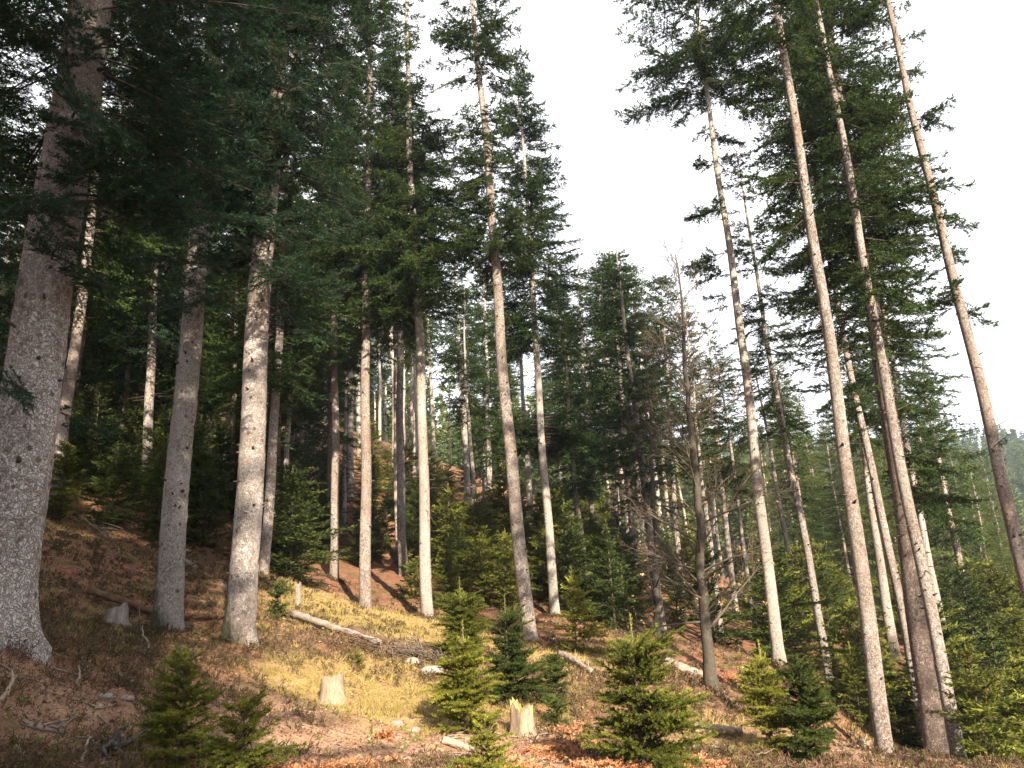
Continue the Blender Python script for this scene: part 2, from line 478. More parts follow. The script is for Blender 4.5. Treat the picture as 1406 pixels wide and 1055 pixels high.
def dead_sticks(A, z0, z1, n, rng, Lmax=1.0, r0=0.15):
    for _ in range(n):
        z = rng.uniform(z0, z1); a = rng.uniform(0, 2 * PI); L = Lmax * rng.uniform(0.15, 1) ** 1.6; e = rng.normal(-0.05, 0.3)
        d = np.array([math.cos(a) * math.cos(e), math.sin(a) * math.cos(e), math.sin(e)])
        p = np.array([0, 0, z]) + np.array([math.cos(a), math.sin(a), 0]) * r0 * 0.6
        q = p + d * L * 0.5 + rng.normal(0, 0.03, 3); s = p + d * (L + r0) + np.array([0, 0, -0.12 * L])
        A.tube([p, q, s], [0.014, 0.009, 0.003], 4, 1, 0.5, cap=False)


# ------------------------------------------------------------------ trunks
def trunk_mesh(name, H, Dm, mat, seed, sides=18, ring=0.35, stubs=30, sweep=0.06, flare=0.5, top=None, snag=0.06):
    rng = np.random.default_rng(seed); A = Acc()
    top = top or H
    zs = np.concatenate([[-0.6, -0.3, -0.1, 0.02, 0.12, 0.24, 0.4, 0.6, 0.85], np.arange(1.15, top, ring), [top]])
    th = np.linspace(0, 2 * PI, sides, endpoint=False)
    ph = rng.uniform(0, 2 * PI, 6)
    zc = np.clip(zs, 0, H)
    base = Dm / 2 * (0.10 + 0.95 * np.clip(1 - zc / H, 0, 1) ** 0.75)
    fl = Dm * flare * np.exp(-np.clip(zs + 0.1, 0, 9) / 0.32)
    lob = 0.55 + 0.45 * np.cos(5 * th + ph[0] + 0.6 * np.sin(2 * th + ph[1]))
    r = base[:, None] + fl[:, None] * lob[None, :] * 0.6
    r *= 1 + 0.03 * np.sin(3 * th[None, :] + ph[2] + zs[:, None] * 0.4) + 0.025 * rng.normal(0, 1, r.shape) * (1 if sides > 20 else 0.6)
    sx = sweep * np.sin(zs * 0.35 + ph[3]) + 0.4 * sweep * np.sin(zs * 1.1 + ph[4])
    sy = sweep * np.sin(zs * 0.31 + ph[5])
    sx -= sx[2]; sy -= sy[2]
    V = np.stack([r * np.cos(th) + sx[:, None], r * np.sin(th) + sy[:, None], np.repeat(zs[:, None], sides, 1)], -1).reshape(-1, 3)
    n = len(zs)
    i = np.arange(n - 1)[:, None] * sides; j = np.arange(sides)[None, :]; j2 = (j + 1) % sides
    a, b, c, d = i + j, i + j2, i + sides + j2, i + sides + j
    T = np.concatenate([np.stack([a, b, c], -1).reshape(-1, 3), np.stack([a, c, d], -1).reshape(-1, 3)])
    A.add(V, T, 0)
    for _ in range(stubs):
        z = rng.uniform(1.2, H * 0.75); a = rng.uniform(0, 2 * PI)
        rr = Dm / 2 * (0.10 + 0.95 * (1 - z / H) ** 0.75)
        o = np.array([np.interp(z, zs, sx), np.interp(z, zs, sy), z]); dr = np.array([math.cos(a), math.sin(a), rng.uniform(-.2, .5)])
        L = snag * rng.uniform(0.4, 1.8); k = rng.uniform(0.012, 0.026)
        A.tube([o + dr * rr * 0.85, o + dr * (rr + L * .5), o + dr * (rr + L)], [k * 1.5, k, k * .5], 6, 1)
    return A.mesh(name, [mat, 'twig'], smooth=True)


# ------------------------------------------------------------------ tree table (photo pixels + distance)
# key, base px, upper px, d, diameter, H, bark
MAIN = [
    ('a', (-12, 885), (122, 0), 8.4, 0.60, 27, 'bark_big'),
    ('b', (229, 884), (288, 100), 14.6, 0.46, 27, 'bark_white'),
    ('c', (328, 888), (368, 340), 14.0, 0.48, 27, 'bark_white'),
    ('c2', (361, 792), (374, 560), 25.0, 0.32, 26, 'bark_grey'),
    ('d', (501, 842), (509, 0), 28.0, 0.40, 31, 'bark_grey'),
    ('d2', (554, 790), (548, 400), 37.0, 0.42, 28, 'bark_grey'),
    ('d3', (548, 775), (543, 430), 42.0, 0.38, 28, 'bark_cream'),
    ('e', (587, 850), (555, 0), 28.0, 0.40, 31, 'bark_cream'),
    ('f', (728, 888), (651, 0), 24.0, 0.42, 29, 'bark_grey'),
    ('g', (763, 848), (712, 100), 31.0, 0.36, 24.6, 'bark_cream'),
    ('g2', (736, 765), (714, 480), 40.0, 0.36, 25, 'bark_cream'),
    ('h', (1071, 917), (960, 50), 25.0, 0.36, 27, 'bark_cream'),
    ('i', (1147, 985), (1020, 270), 32.0, 0.34, 24.8, 'bark_grey'),
    ('i2', (1105, 872), (1072, 700), 42.0, 0.32, 25, 'bark_grey'),
    ('j', (1222, 1076), (1066, 0), 17.0, 0.33, 28, 'bark_grey'),
    ('k', (1292, 1078), (1160, 200), 22.0, 0.56, 31, 'bark_dark'),
    ('k2', (1275, 1045), (1180, 560), 27.0, 0.32, 27, 'bark_grey'),
    ('k3', (1228, 898), (1182, 590), 36.0, 0.46, 27, 'bark_cream'),
    ('l', (1325, 1076), (1171, 267), 19.0, 0.30, 28, 'bark_grey'),
    ('l2', (1312, 962), (1243, 590), 34.0, 0.34, 26, 'bark_cream'),
    ('m', (1465, 1050), (1217, 0), 20.5, 0.36, 29, 'bark_grey'),
    ('n', (1343, 888), (1303, 700), 40.0, 0.38, 23, 'bark_cream'),
    ('o1', (124, 692), (138, 500), 43.0, 0.33, 25, 'bark_grey'),
    ('o2', (200, 672), (212, 420), 33.0, 0.42, 27, 'bark_grey'),
    ('o3', (230, 690), (248, 420), 40.0, 0.34, 26, 'bark_grey'),
    ('o4', (78, 610), (86, 440), 46.0, 0.36, 25, 'bark_grey'),
    ('p', (458, 800), (460, 490), 33.0, 0.36, 28, 'bark_grey'),
    ('q1', (908, 872), (888, 700), 38.0, 0.48, 25, 'bark_grey'),
    ('q2', (878, 815), (868, 700), 44.0, 0.40, 24, 'bark_grey'),
    ('q3', (815, 790), (805, 600), 46.0, 0.36, 23, 'bark_grey'),
    ('q4', (938, 850), (928, 700), 45.0, 0.34, 23, 'bark_grey'),
    ('q5', (1010, 842), (998, 720), 50.0, 0.36, 24, 'bark_cream'),
    ('q6', (642, 702), (630, 470), 50.0, 0.44, 25, 'bark_cream'),
    ('q7', (674, 700), (668, 520), 53.0, 0.40, 25, 'bark_cream'),
    ('q8', (690, 702), (684, 560), 56.0, 0.36, 24, 'bark_cream'),
    ('q9', (851, 790), (842, 640), 48.0, 0.36, 24, 'bark_grey'),
]

# ------------------------------------------------------------------ terrain
ctrl = [at(b[0], b[1], d) for _, b, _, d, *_ in MAIN]
for px, py, d in [(0, 1055, 6.5), (350, 1055, 7.4), (703, 1055, 8.3), (1000, 1055, 9.3), (1185, 1030, 14), (540, 852, 23.5),
                  (610, 900, 17.5), (455, 960, 12), (100, 740, 26), (150, 828, 16.5), (440, 800, 31), (980, 945, 18),
                  (870, 1050, 9.6), (800, 905, 20), (1400, 1055, 15), (280, 1000, 8.6), (20, 700, 24)]:
    ctrl.append(at(px, py, d))
ctrl += [np.array(p, float) for p in [
    (0, 0, 0.0), (-8, 0, 2.2), (9, 0, -2.2), (0, -10, -0.6), (-10, 8, 2.9), (12, 11, -3.2), (20, 20, -6.5), (0, -40, -6), (-40, -20, 14), (40, -20, -16),
    (-60, 60, 22), (-30, 20, 11), (-40, 110, 32), (0, 90, 14), (18, 80, 4), (40, 60, -7), (30, 110, 0), (60, 140, -8), (70, 40, -16),
    (100, 250, 14), (150, 400, 56), (0, 400, 66), (-150, 400, 72), (300, 400, 52), (-200, 100, 48), (-200, -100, 30), (200, 0, -40),
    (200, -200, -70), (0, -200, -30), (600, 600, 60), (-600, 600, 80), (-600, 0, 70), (600, 0, 10), (0, 700, 70), (600, -600, -120), (-600, -600, 60), (0, -600, -80)]]
CP = np.array(ctrl)


def _phi(r):
    return np.where(r > 1e-9, r * r * np.log(r + 1e-9), 0.0)


_n = len(CP); _s = 0.01
_XY = CP[:, :2] * _s
_K = _phi(np.linalg.norm(_XY[:, None] - _XY[None], axis=-1)) + np.eye(_n) * 2e-5
_Pm = np.concatenate([np.ones((_n, 1)), _XY], 1)
_A = np.block([[_K, _Pm], [_Pm.T, np.zeros((3, 3))]])
_wt = np.linalg.solve(_A, np.concatenate([CP[:, 2], np.zeros(3)]))


def _wave(x, y):
    return (0.075 * np.sin(1.7 * x + 0.6 * np.sin(1.1 * y)) * np.cos(1.3 * y + 0.8 * np.sin(0.9 * x))
            + 0.045 * np.sin(3.9 * x + 1.3 * y) * np.sin(3.1 * y - 1.1 * x + 1.0)
            + 0.020 * np.sin(9.1 * x - 4.0 * y + 2 * np.sin(2.3 * y)) * np.sin(8.3 * y + 2.2 * x))


MOUND = [(at(b[0], b[1], d)[:2], Dm) for _, b, _, d, Dm, *_ in MAIN if d < 34]


def ground(x, y):
    x = np.asarray(x, float); y = np.asarray(y, float); sh = np.broadcast(x, y).shape
    X = np.stack([np.broadcast_to(x, sh).ravel(), np.broadcast_to(y, sh).ravel()], -1)
    res = np.empty(len(X))
    for i in range(0, len(X), 40000):
        q = X[i:i + 40000] * _s
        res[i:i + 40000] = _phi(np.linalg.norm(q[:, None] - _XY[None], axis=-1)) @ _wt[:_n] + _wt[_n] + q @ _wt[_n + 1:]
    for (bx_, by_), dm_ in MOUND:
        res += .13 * np.exp(-((X[:, 0] - bx_) ** 2 + (X[:, 1] - by_) ** 2) / (.5 + dm_ * .5) ** 2)
    dist = np.hypot(X[:, 0], X[:, 1])
    res += _wave(X[:, 0], X[:, 1]) * np.clip(1.4 - dist / 60, 0, 1) + 1.2 * np.clip(dist / 150 - .4, 0, 3) * np.sin(X[:, 0] * .05) * np.sin(X[:, 1] * .043 + 1)
    return res.reshape(sh) if sh else float(res[0])


def hit(px, py, dmin=4.0, dmax=90.0):
    ds = np.concatenate([np.arange(dmin, 30, 0.06), np.arange(30, dmax, 0.25)])
    v = ray(px, py); P = EYE[None] + v[None] * (ds / v[1])[:, None]
    g = ground(P[:, 0], P[:, 1])
    k = np.argmax(P[:, 2] < g) if (P[:, 2] < g).any() else len(ds) - 1
    return np.array([P[k, 0], P[k, 1], g[k]])


def vnoise(x, y, seed=0):
    """cheap smooth value noise for zoning the ground cover"""
    r = np.random.default_rng(seed); tot = 0
    for f, a in ((0.35, .5), (0.8, .3), (1.9, .2)):
        for _ in range(3):
            an = r.uniform(0, 2 * PI); p = r.uniform(0, 9, 2)
            tot = tot + a / 3 * np.sin(f * (x * math.cos(an) + y * math.sin(an)) * 2 + p[0] + 1.3 * np.sin(f * (y * math.cos(an) - x * math.sin(an)) * 1.7 + p[1]))
    return tot * 1.2


def blob(x, y, c, rx, ry=None):
    ry = ry or rx
    return np.exp(-(((x - c[0]) / rx) ** 2 + ((y - c[1]) / ry) ** 2))


G_MEADOW = at(545, 855, 23.5); G_MID = at(520, 940, 13); G_PATCH = at(410, 925, 12.5); G_SOIL = at(480, 1010, 9.5)


def grassiness(x, y):
    g = 1.3 * blob(x, y, G_MEADOW, 3.6, 5.5) + 1.0 * blob(x, y, G_MID, 1.9, 3.0) + 0.6 * blob(x, y, G_PATCH, .7, 1.2)
    g = g + 0.5 * blob(x, y, at(990, 985, 14), 1.6, 2.5) + 0.5 * blob(x, y, at(830, 900, 20), 2, 3) + 0.35 * blob(x, y, at(100, 740, 26), 6, 6)
    return np.clip(g + 0.42 * vnoise(x, y, 3) - 0.08, 0, 1)


def soilness(x, y):
    s = 1.3 * blob(x, y, G_SOIL, 2.4, 3.0) + 0.9 * blob(x, y, at(790, 920, 19), 1.6, 2.2) + 0.8 * blob(x, y, at(700, 1040, 8.6), 2.0, 1.5) + .7 * blob(x, y, at(1150, 1030, 13), 2.5, 3)
    s = s + 0.6 * blob(x, y, at(60, 1000, 8), .9, .8) + .5 * blob(x, y, at(440, 810, 28), 2.0, 2.5)
    return np.clip(s + 0.3 * vnoise(x, y, 5) - 0.1, 0, 1)


def warp(n, lo, hi, k):
    u = np.linspace(-1, 1, n); s = np.sinh(k * u) / math.sinh(k)
    return np.where(s < 0, -lo * s * -1 if False else s * abs(lo), s * hi)


gx = warp(420, -900, 900, 7.2)
gy = np.concatenate([-(np.exp(np.linspace(0, 5.3, 40))[::-1] - 1) * 3.5, np.arange(0.15, 40, 0.13), 40 + (np.exp(np.linspace(0, 5.2, 120)[1:]) - 1) * 6.2])
XX, YY = np.meshgrid(gx, gy); ZZ = ground(XX, YY)
A = Acc(); nx, ny = len(gx), len(gy)
i = np.arange(ny - 1)[:, None] * nx; j = np.arange(nx - 1)[None, :]
a_, b_, c_, d_ = i + j, i + j + 1, i + nx + j + 1, i + nx + j
A.add(np.stack([XX, YY, ZZ], -1).reshape(-1, 3), np.concatenate([np.stack([a_, b_, c_], -1).reshape(-1, 3), np.stack([a_, c_, d_], -1).reshape(-1, 3)]), 0, 0.5)
k = Nodes('forest_floor'); o = k.coord()
n1 = k.noise(o, 1.1, 6, 0.65); n2 = k.noise(o, 5.5, 6, 0.7); n3 = k.noise(o, 32, 4, 0.7)
g = k.attr('grassy'); s_ = k.attr('soil')
brown = k.ramp(k.math('ADD', k.math('MULTIPLY', n2, 0.6), k.math('MULTIPLY', n3, 0.45)),
               [(0.32, (0.046, 0.027, 0.019)), (0.5, (0.145, 0.066, 0.040)), (0.62, (0.24, 0.118, 0.075)), (0.78, (0.38, 0.25, 0.19))])
olive = k.mix(k.rng(n2, .35, .65), (0.060, 0.058, 0.020), (0.125, 0.11, 0.040))
col = k.mix(k.rng(n1, 0.48, 0.60, 0.0, 0.7), brown, olive)
soil = k.mix(k.rng(k.math('ADD', n2, k.math('MULTIPLY', n3, .5)), .55, .95), (0.23, 0.13, 0.078), (0.47, 0.31, 0.20))
col = k.mix(k.math('MULTIPLY', s_, 0.9), col, soil)
gr = k.mix(k.rng(n3, .35, .65), (0.17, 0.125, 0.045), (0.37, 0.27, 0.11))
col = k.mix(k.math('MULTIPLY', g, 0.85), col, gr)
col = k.mix(k.attr('wooded'), col, k.mix(k.rng(n1, .35, .65), (0.022, 0.034, 0.014), (0.055, 0.070, 0.026)))
MAT['floor'] = k.finish(col, 0.95, 0.1, k.math('ADD', k.math('MULTIPLY', n2, 1.0), k.math('MULTIPLY', n3, .5)), 0.05, 1.0)
me = A.mesh('ground', ['floor'], smooth=True)
MAT_FAR = np.clip((np.hypot(XX, YY) - 85) / 60, 0, 1)
fa = me.attributes.new('wooded', 'FLOAT', 'POINT'); fa.data.foreach_set('value', MAT_FAR.ravel().astype(np.float32))
for nm, fn in (('grassy', grassiness), ('soil', soilness)):
    at_ = me.attributes.new(nm, 'FLOAT', 'POINT'); val = fn(XX, YY) * np.clip((70 - np.hypot(XX, YY)) / 20, 0, 1)
    at_.data.foreach_set('value', val.ravel().astype(np.float32))
gnd = obj('ground', me); gnd['kind'] = 'structure'; gnd['label'] = 'sloping forest floor of brown needles, heather and yellow grass'

# ------------------------------------------------------------------ main firs
LAB = {
    'a': 'thick flaky fir trunk cut by the left edge of the photo, nearest of all trees',
    'b': 'pale lichened fir with mossy foot, standing between the thickest left trunk and the forked-looking pair',
    'c': 'stout pale fir with green moss low on its left side, behind the bottom-left spruce',
    'c2': 'slim grey fir half hidden just behind the stout mossy pale fir',
    'd': 'straight grey fir at the left end of the sunny yellow grass patch',
    'd2': 'warm brown fir trunk standing behind the yellow grass, lit on its lower half',
    'd3': 'pale trunk half hidden left behind the warm brown fir above the yellow grass',
    'e': 'bright cream fir trunk rising from the right end of the sunny yellow grass',
    'f': 'tall leaning fir in the middle with bare trunk and separate foliage clumps',
    'g': 'cream sunlit fir with pointed crown just right of the tall leaning middle fir',
    'g2': 'thin cream trunk seen between the leaning middle fir and the pointed fir',
    'h': 'long bare leaning fir right of the leafless beech, crown only at the top',
    'i': 'slender fir with dark upper trunk and sparse short crown beside the long bare leaning fir',
    'i2': 'thin far trunk just left of the slender sparse-crowned fir',
    'j': 'long grey leaning fir, leftmost of the big right-hand trunks',
    'k': 'thickest dark trunk of the right-hand group with a dense dark crown',
    'k2': 'thin brown trunk with yellow lichen foot tucked against the thickest dark right-hand trunk',
    'k3': 'cream trunk behind the gap between the long grey fir and the thickest dark fir',
    'l': 'pale slender leaning fir immediately right of the thickest dark trunk',
    'l2': 'thin cream fir hugging the right side of the pale slender leaning fir',
    'm': 'bare leaning fir nearest the right edge with a few lonely tufts against the sky',
    'n': 'cream trunk with low green boughs in the right background',
    'o1': 'short pale stretch of trunk above the dark undergrowth, left of the shaded grey fir',
    'o2': 'shaded grey fir left of the pale lichened fir, in the dark wood',
    'o3': 'thin shaded fir just left behind the pale lichened fir',
    'o4': 'thin white-flecked trunk high on the bank beside the thickest left trunk',
    'p': 'slim grey fir in the dark wood left of the straight grey fir',
    'q1': 'grey fir with low dead branches standing left of the leafless beech',
    'q2': 'greyish fir in the shade behind the biggest dark bushy spruce',
    'q3': 'dark slim fir deep behind the pointed sunlit fir',
    'q4': 'slim trunk behind the drooping beech twigs',
    'q5': 'thin pale far trunk between the leafless beech and the long bare fir',
    'q6': 'double-looking cream trunk deep in the centre of the wood',
    'q7': 'thin cream trunk deep in the centre, left of the leaning middle fir',
    'q8': 'thinnest cream trunk deep in the centre, closest to the leaning middle fir',
    'q9': 'shaded far trunk left of the greyish fir behind the bushy spruce',
}
ROOT = {}
TREEXY = []


def zpx(key, py):
    """height on the trunk (local z) at photo row py"""
    for kk, b, t, d, *_ in MAIN:
        if kk == key:
            B = at(b[0], b[1], d); T_ = at(t[0], t[1], d)
            f = (b[1] - py) / (b[1] - t[1])
            for _ in range(12):           # rows are not linear in height
                P = B + (T_ - B) * f; y = project(P)[1]
                P2 = B + (T_ - B) * (f + .01); y2 = project(P2)[1]
                f -= (y - py) / ((y2 - y) / .01)
            return float(np.linalg.norm((T_ - B) * f)) * (1 if f > 0 else -1)


def skyline(px):
    """highest photo row a background tree may reach"""
    return np.interp(px, [-300, 420, 480, 560, 640, 690, 760, 800, 850, 900, 960, 1010, 1060, 1110, 1170, 1250, 1320, 1360, 1420, 1700],
                     [-200, -150, 60, 230, 340, 380, 380, 350, 305, 360, 400, 420, 470, 500, 480, 470, 560, 610, 615, 590])


def cone(r, p=0.8, low=0.7):
    return lambda t: r * min(1.0, low + 2.2 * t) * max(0.0, 1 - t) ** p + 0.25


for idx, (key, b, t, d, Dm, H, bark) in enumerate(MAIN):
    B = at(b[0], b[1], d); T_ = at(t[0], t[1], d)
    q = Vector((0, 0, 1)).rotation_difference(Vector(T_ - B))
    gz = ground(B[0], B[1])
    if d >= 36 and b[0] > 640: H = min(H, zpx(key, skyline(t[0] - (b[0] - t[0]) * .8) + 8 + 20 * (idx % 3)))
    TREEXY.append((B[0], B[1]))
    root = tag(empty('fir_tree', (B[0], B[1], gz - (.10 if d < 34 else 0)), q), LAB[key], 'fir tree')
    ROOT[key] = root
    near = d < 16
    big = d < 32
    tm = trunk_mesh('trunk', H, Dm, bark, 100 + idx, 40 if near else 18, 0.12 if near else 0.4, 80 if near else 50, 0.05, 0.65 if near else 0.4, snag=0.07)
    obj('trunk', tm, root)
    rng = np.random.default_rng(500 + idx); A = Acc()
    Z = lambda py: zpx(key, py)
    if key == 'a':
        crown_part(A, 'near', Z(555), Z(525), 0.7, rng, 0.3, 3, (-.3, -.1), .25)
        crown_part(A, 'near', Z(400), Z(375), 1.0, rng, 0.4, 3, (-.2, 0), .25)
        crown_part(A, 'near', Z(320), Z(0) + 1.5, 2.2, rng, 0.50, 5, (-.15, .1), .22, .55)
        crown_part(A, 'near', Z(300), Z(210), 1.7, rng, 0.45, 3, (-.2, 0), .22, .5, az=-PI / 2 + .6, azw=1.0)
        crown_part(A, 'mid', Z(0) + 1.5, H - .5, cone(3.0), rng, 0.6, 5, (-.1, .4))
    elif key == 'b':
        crown_part(A, 'near', Z(300), Z(140), 1.8, rng, 0.46, 5, (-.12, .1), .18, .55)
        crown_part(A, 'near', Z(245), Z(130), 1.5, rng, 0.45, 4, (-.1, .15), .2, .5, az=-PI / 2 + .2, azw=1.0)
        crown_part(A, 'near', Z(80), Z(0) + 1.0, 2.2, rng, 0.5, 5, (-.1, .1), .18, .45)
        crown_part(A, 'mid', Z(0) + 1.0, H - .5, cone(2.8), rng, 0.6, 5, (-.1, .4))
    elif key == 'c':
        crown_part(A, 'near', Z(450), Z(320), 1.7, rng, 0.46, 4, (-.15, .05), .18, .5)
        crown_part(A, 'near', Z(320), Z(0) + 0.5, 2.2, rng, 0.46, 5, (-.15, .1), .18, .5)
        crown_part(A, 'near', Z(390), Z(20), 1.8, rng, 0.40, 4, (-.15, .15), .2, .5, az=-PI / 2 + .2, azw=1.0)
        crown_part(A, 'mid', Z(0) + .5, H - .5, cone(2.8), rng, 0.6, 5, (-.1, .4))
    elif key == 'd':
        crown_part(A, 'mid', Z(480), Z(380), 1.5, rng, 0.6, 4, (-.3, -.1), .15, .5)
        crown_part(A, 'mid', Z(380), H - .3, cone(2.7, .6, .8), rng, 0.40, 6, (-.25, .35), .12, .4)
    elif key == 'e':
        crown_part(A, 'mid', Z(430), Z(120), cone(2.9, .40, .7), rng, 0.30, 7, (-.25, .05), .12, .4)
        crown_part(A, 'mid', Z(120), H - .3, 1.0, rng, 0.8, 4, (0, .3), .1, .5)
        dead_sticks(A, Z(700), Z(430), 12, rng, 1.0)
    elif key == 'f':
        for lo, hi, r_, sp in ((355, 285, 1.75, .22), (255, 195, 1.5, .26), (195, 165, 1.0, .4), (118, 28, 1.35, .26)):
            crown_part(A, 'mid', Z(lo), Z(hi), r_, rng, sp, 5, (-.15, .1), .14, .5)
        dead_sticks(A, Z(160), Z(0), 14, rng, 1.3); dead_sticks(A, Z(600), Z(360), 10, rng, .5)
        crown_part(A, 'mid', Z(0) + .8, H - .3, cone(1.8), rng, 0.6, 5, (0, .3))
    elif key == 'g':
        crown_part(A, 'mid', Z(470), Z(100), lambda t: (2.0 * (1 - t) ** .6 + .3) * (1 if t > .12 else .8), rng, 0.30, 7, (-.2, .3), .1, .35)
        crown_part(A, 'mid', Z(612), Z(565), 2.0, rng, 0.2, 7, (-.1, .05), .1, .35)
        crown_part(A, 'mid', H - 1.4, H - .1, lambda t: .8 - .6 * t, rng, 0.3, 4, (.3, .6), .03)
    elif key == 'h':
        for py, az, L in ((215, 0.1, 1.0), (225, PI, .7), (292, PI, 1.3), (285, 2.9, 1.0), (350, PI, 1.5), (340, .3, 1.1), (365, 2.6, 1.1), (412, 2.9, 1.0), (420, .2, .8), (190, .2, 1.1), (170, 1.5, .9)):
            for e in range(3):
                put_branch(A, 'mid', L * rng.uniform(.7, 1.15), Z(py) + rng.uniform(-.2, .2), az + rng.normal(0, .45), rng.normal(-.1, .15), rng.normal(0, .3), rng)
        crown_part(A, 'mid', Z(125), Z(40), 2.9, rng, 0.36, 6, (-.05, .1), .1, .4)
        crown_part(A, 'mid', Z(40), H - .2, cone(3.2, .6, .9), rng, 0.4, 7, (0, .4), .1, .4)
        dead_sticks(A, Z(700), Z(130), 26, rng, 1.1)
    elif key == 'i':
        crown_part(A, 'mid', Z(585), Z(480), 1.5, rng, 0.55, 4, (-.3, 0), .1, .5)
        crown_part(A, 'mid', Z(480), Z(272), lambda t: 1.7 * (1 - t) ** .6 + .3, rng, 0.55, 4, (-.2, .3), .1, .45)
        dead_sticks(A, Z(700), Z(300), 30, rng, 1.4)
    elif key == 'j':
        crown_part(A, 'mid', Z(300), Z(60), 1.6, rng, 0.6, 4, (-.25, .0), .12, .45, az=PI, azw=1.7)
        crown_part(A, 'mid', Z(60), H - .3, cone(2.0), rng, 0.7, 4, (0, .3), .1, .4)
        dead_sticks(A, Z(700), Z(0), 30, rng, 1.0)
    elif key == 'k':
        crown_part(A, 'mid', Z(690), Z(600), 2.0, rng, 0.6, 4, (-.15, .0), .2, .45, az=0, azw=1.2)
        crown_part(A, 'mid', Z(585), Z(500), 1.3, rng, 0.7, 3, (-.2, 0), .2, .5)
        crown_part(A, 'mid', Z(475), Z(330), 1.7, rng, 0.34, 6, (-.25, 0), .14, .5)
        crown_part(A, 'mid', Z(330), H - .2, cone(2.3, .5, .9), rng, 0.28, 8, (-.2, .35), .14, .45)
    elif key == 'l':
        crown_part(A, 'mid', Z(440), H - .3, cone(1.4, .5, .7), rng, 0.6, 4, (-.2, .3), .12, .5)
        dead_sticks(A, Z(800), Z(450), 16, rng, .8)
    elif key == 'm':
        for py, az, L in ((425, 0.2, 1.1), (412, PI, 1.1), (400, 1.2, .7), (420, 3.6, .9), (608, 0.2, .35), (165, 0.1, 1.3), (170, .5, 1.0), (95, .2, .7), (115, PI, 1.1), (90, 2.8, .7), (260, PI, .8), (350, .2, .6)):
            for e in range(3):
                put_branch(A, 'mid', L * rng.uniform(.5, .95), Z(py) + rng.uniform(-.2, .2), az + rng.normal(0, .5), rng.normal(.1, .25), rng.normal(0, .3), rng)
        dead_sticks(A, Z(700), Z(0), 40, rng, .9)
        crown_part(A, 'mid', Z(0) + 2.5, H - .2, cone(2.0), rng, 0.6, 5, (0, .4))
    else:
        lod = 'mid' if d < 40 else 'far'
        z0 = {'c2': Z(520), 'd2': Z(440), 'd3': Z(470), 'g2': Z(480), 'i2': Z(600), 'k2': Z(560), 'k3': Z(600), 'l2': Z(560), 'n': Z(715), 'o1': Z(530),
              'o2': Z(480), 'o3': Z(450), 'o4': Z(480), 'p': Z(500), 'q1': Z(690), 'q2': Z(620), 'q3': Z(640), 'q4': Z(650), 'q5': Z(660), 'q6': Z(520), 'q7': Z(640), 'q8': Z(640), 'q9': Z(620)}[key]
        if key in ('q9', 'q2', 'q4'):
            crown_part(A, lod, H - 4.5, H - .3, lambda t: 2.0 - 1.3 * t * t, rng, 0.4, 6, (0, .5), .1, .4)
        if key == 'n':
            crown_part(A, lod, Z(760), Z(700), 2.2, rng, 0.5, 5, (-.15, 0), .1, .4)
        r_ = 2.6 if lod == 'far' else 2.3
        crown_part(A, lod, z0, H - .2, cone(r_, .6, .7), rng, 0.46, 6, (-.25, .4), .1, .4)
        dead_sticks(A, max(2, z0 - 6), z0 + 1, 26, rng, 1.3)
    leaf = 'fir_shaded' if key in ('a', 'b', 'c', 'o2', 'o3') else 'fir'
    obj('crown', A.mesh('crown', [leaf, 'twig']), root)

# ------------------------------------------------------------------ background firs (shared meshes, one object each)
BG = []; BGL = []
for v in range(7):
    rng = np.random.default_rng(900 + v); A = Acc(); H = 25.0
    r_ = (2.9, 2.5, 2.2, 3.1, 2.6, 2.0, 2.7)[v]
    lo = (9, 11, 6, 8, 12, 10, 4.5)[v]
    crown_part(A, 'far', lo, H - .1, cone(r_, .65, .7), rng, (.45, .5, .5, .42, .5, .6, .42)[v], 6, (-.28, .45), .1, .4)
    dead_sticks(A, 3, lo + 1, 24, rng, 1.4)
    cm = A.mesh('crown', ['larch' if v == 5 else 'fir', 'twig'])
    tm = trunk_mesh('trunk', H, 0.38, ('bark_grey', 'bark_cream', 'bark_dark', 'bark_grey', 'bark_cream', 'bark_cream', 'bark_grey')[v], 950 + v, 12, 0.8, 16, 0.10, 0.25)
    BG.append((tm, cm)); c2 = cm.copy(); c2.materials[0] = MAT['fir_sunlit']; BGL.append((tm, c2))


def bg_tree(x, y, H, v, rz, lean, label, group, light=False):
    tm, cm = (BGL if light else BG)[v]
    e = empty('fir_tree', (x, y, ground(x, y)))
    e.rotation_euler = (lean[0], lean[1], rz)
    e.scale = (H / 25.0 * random.uniform(.9, 1.15),) * 2 + (H / 25.0,)
    obj('trunk', tm, e); obj('crown', cm, e)
    return tag(e, label, 'fir tree', group)


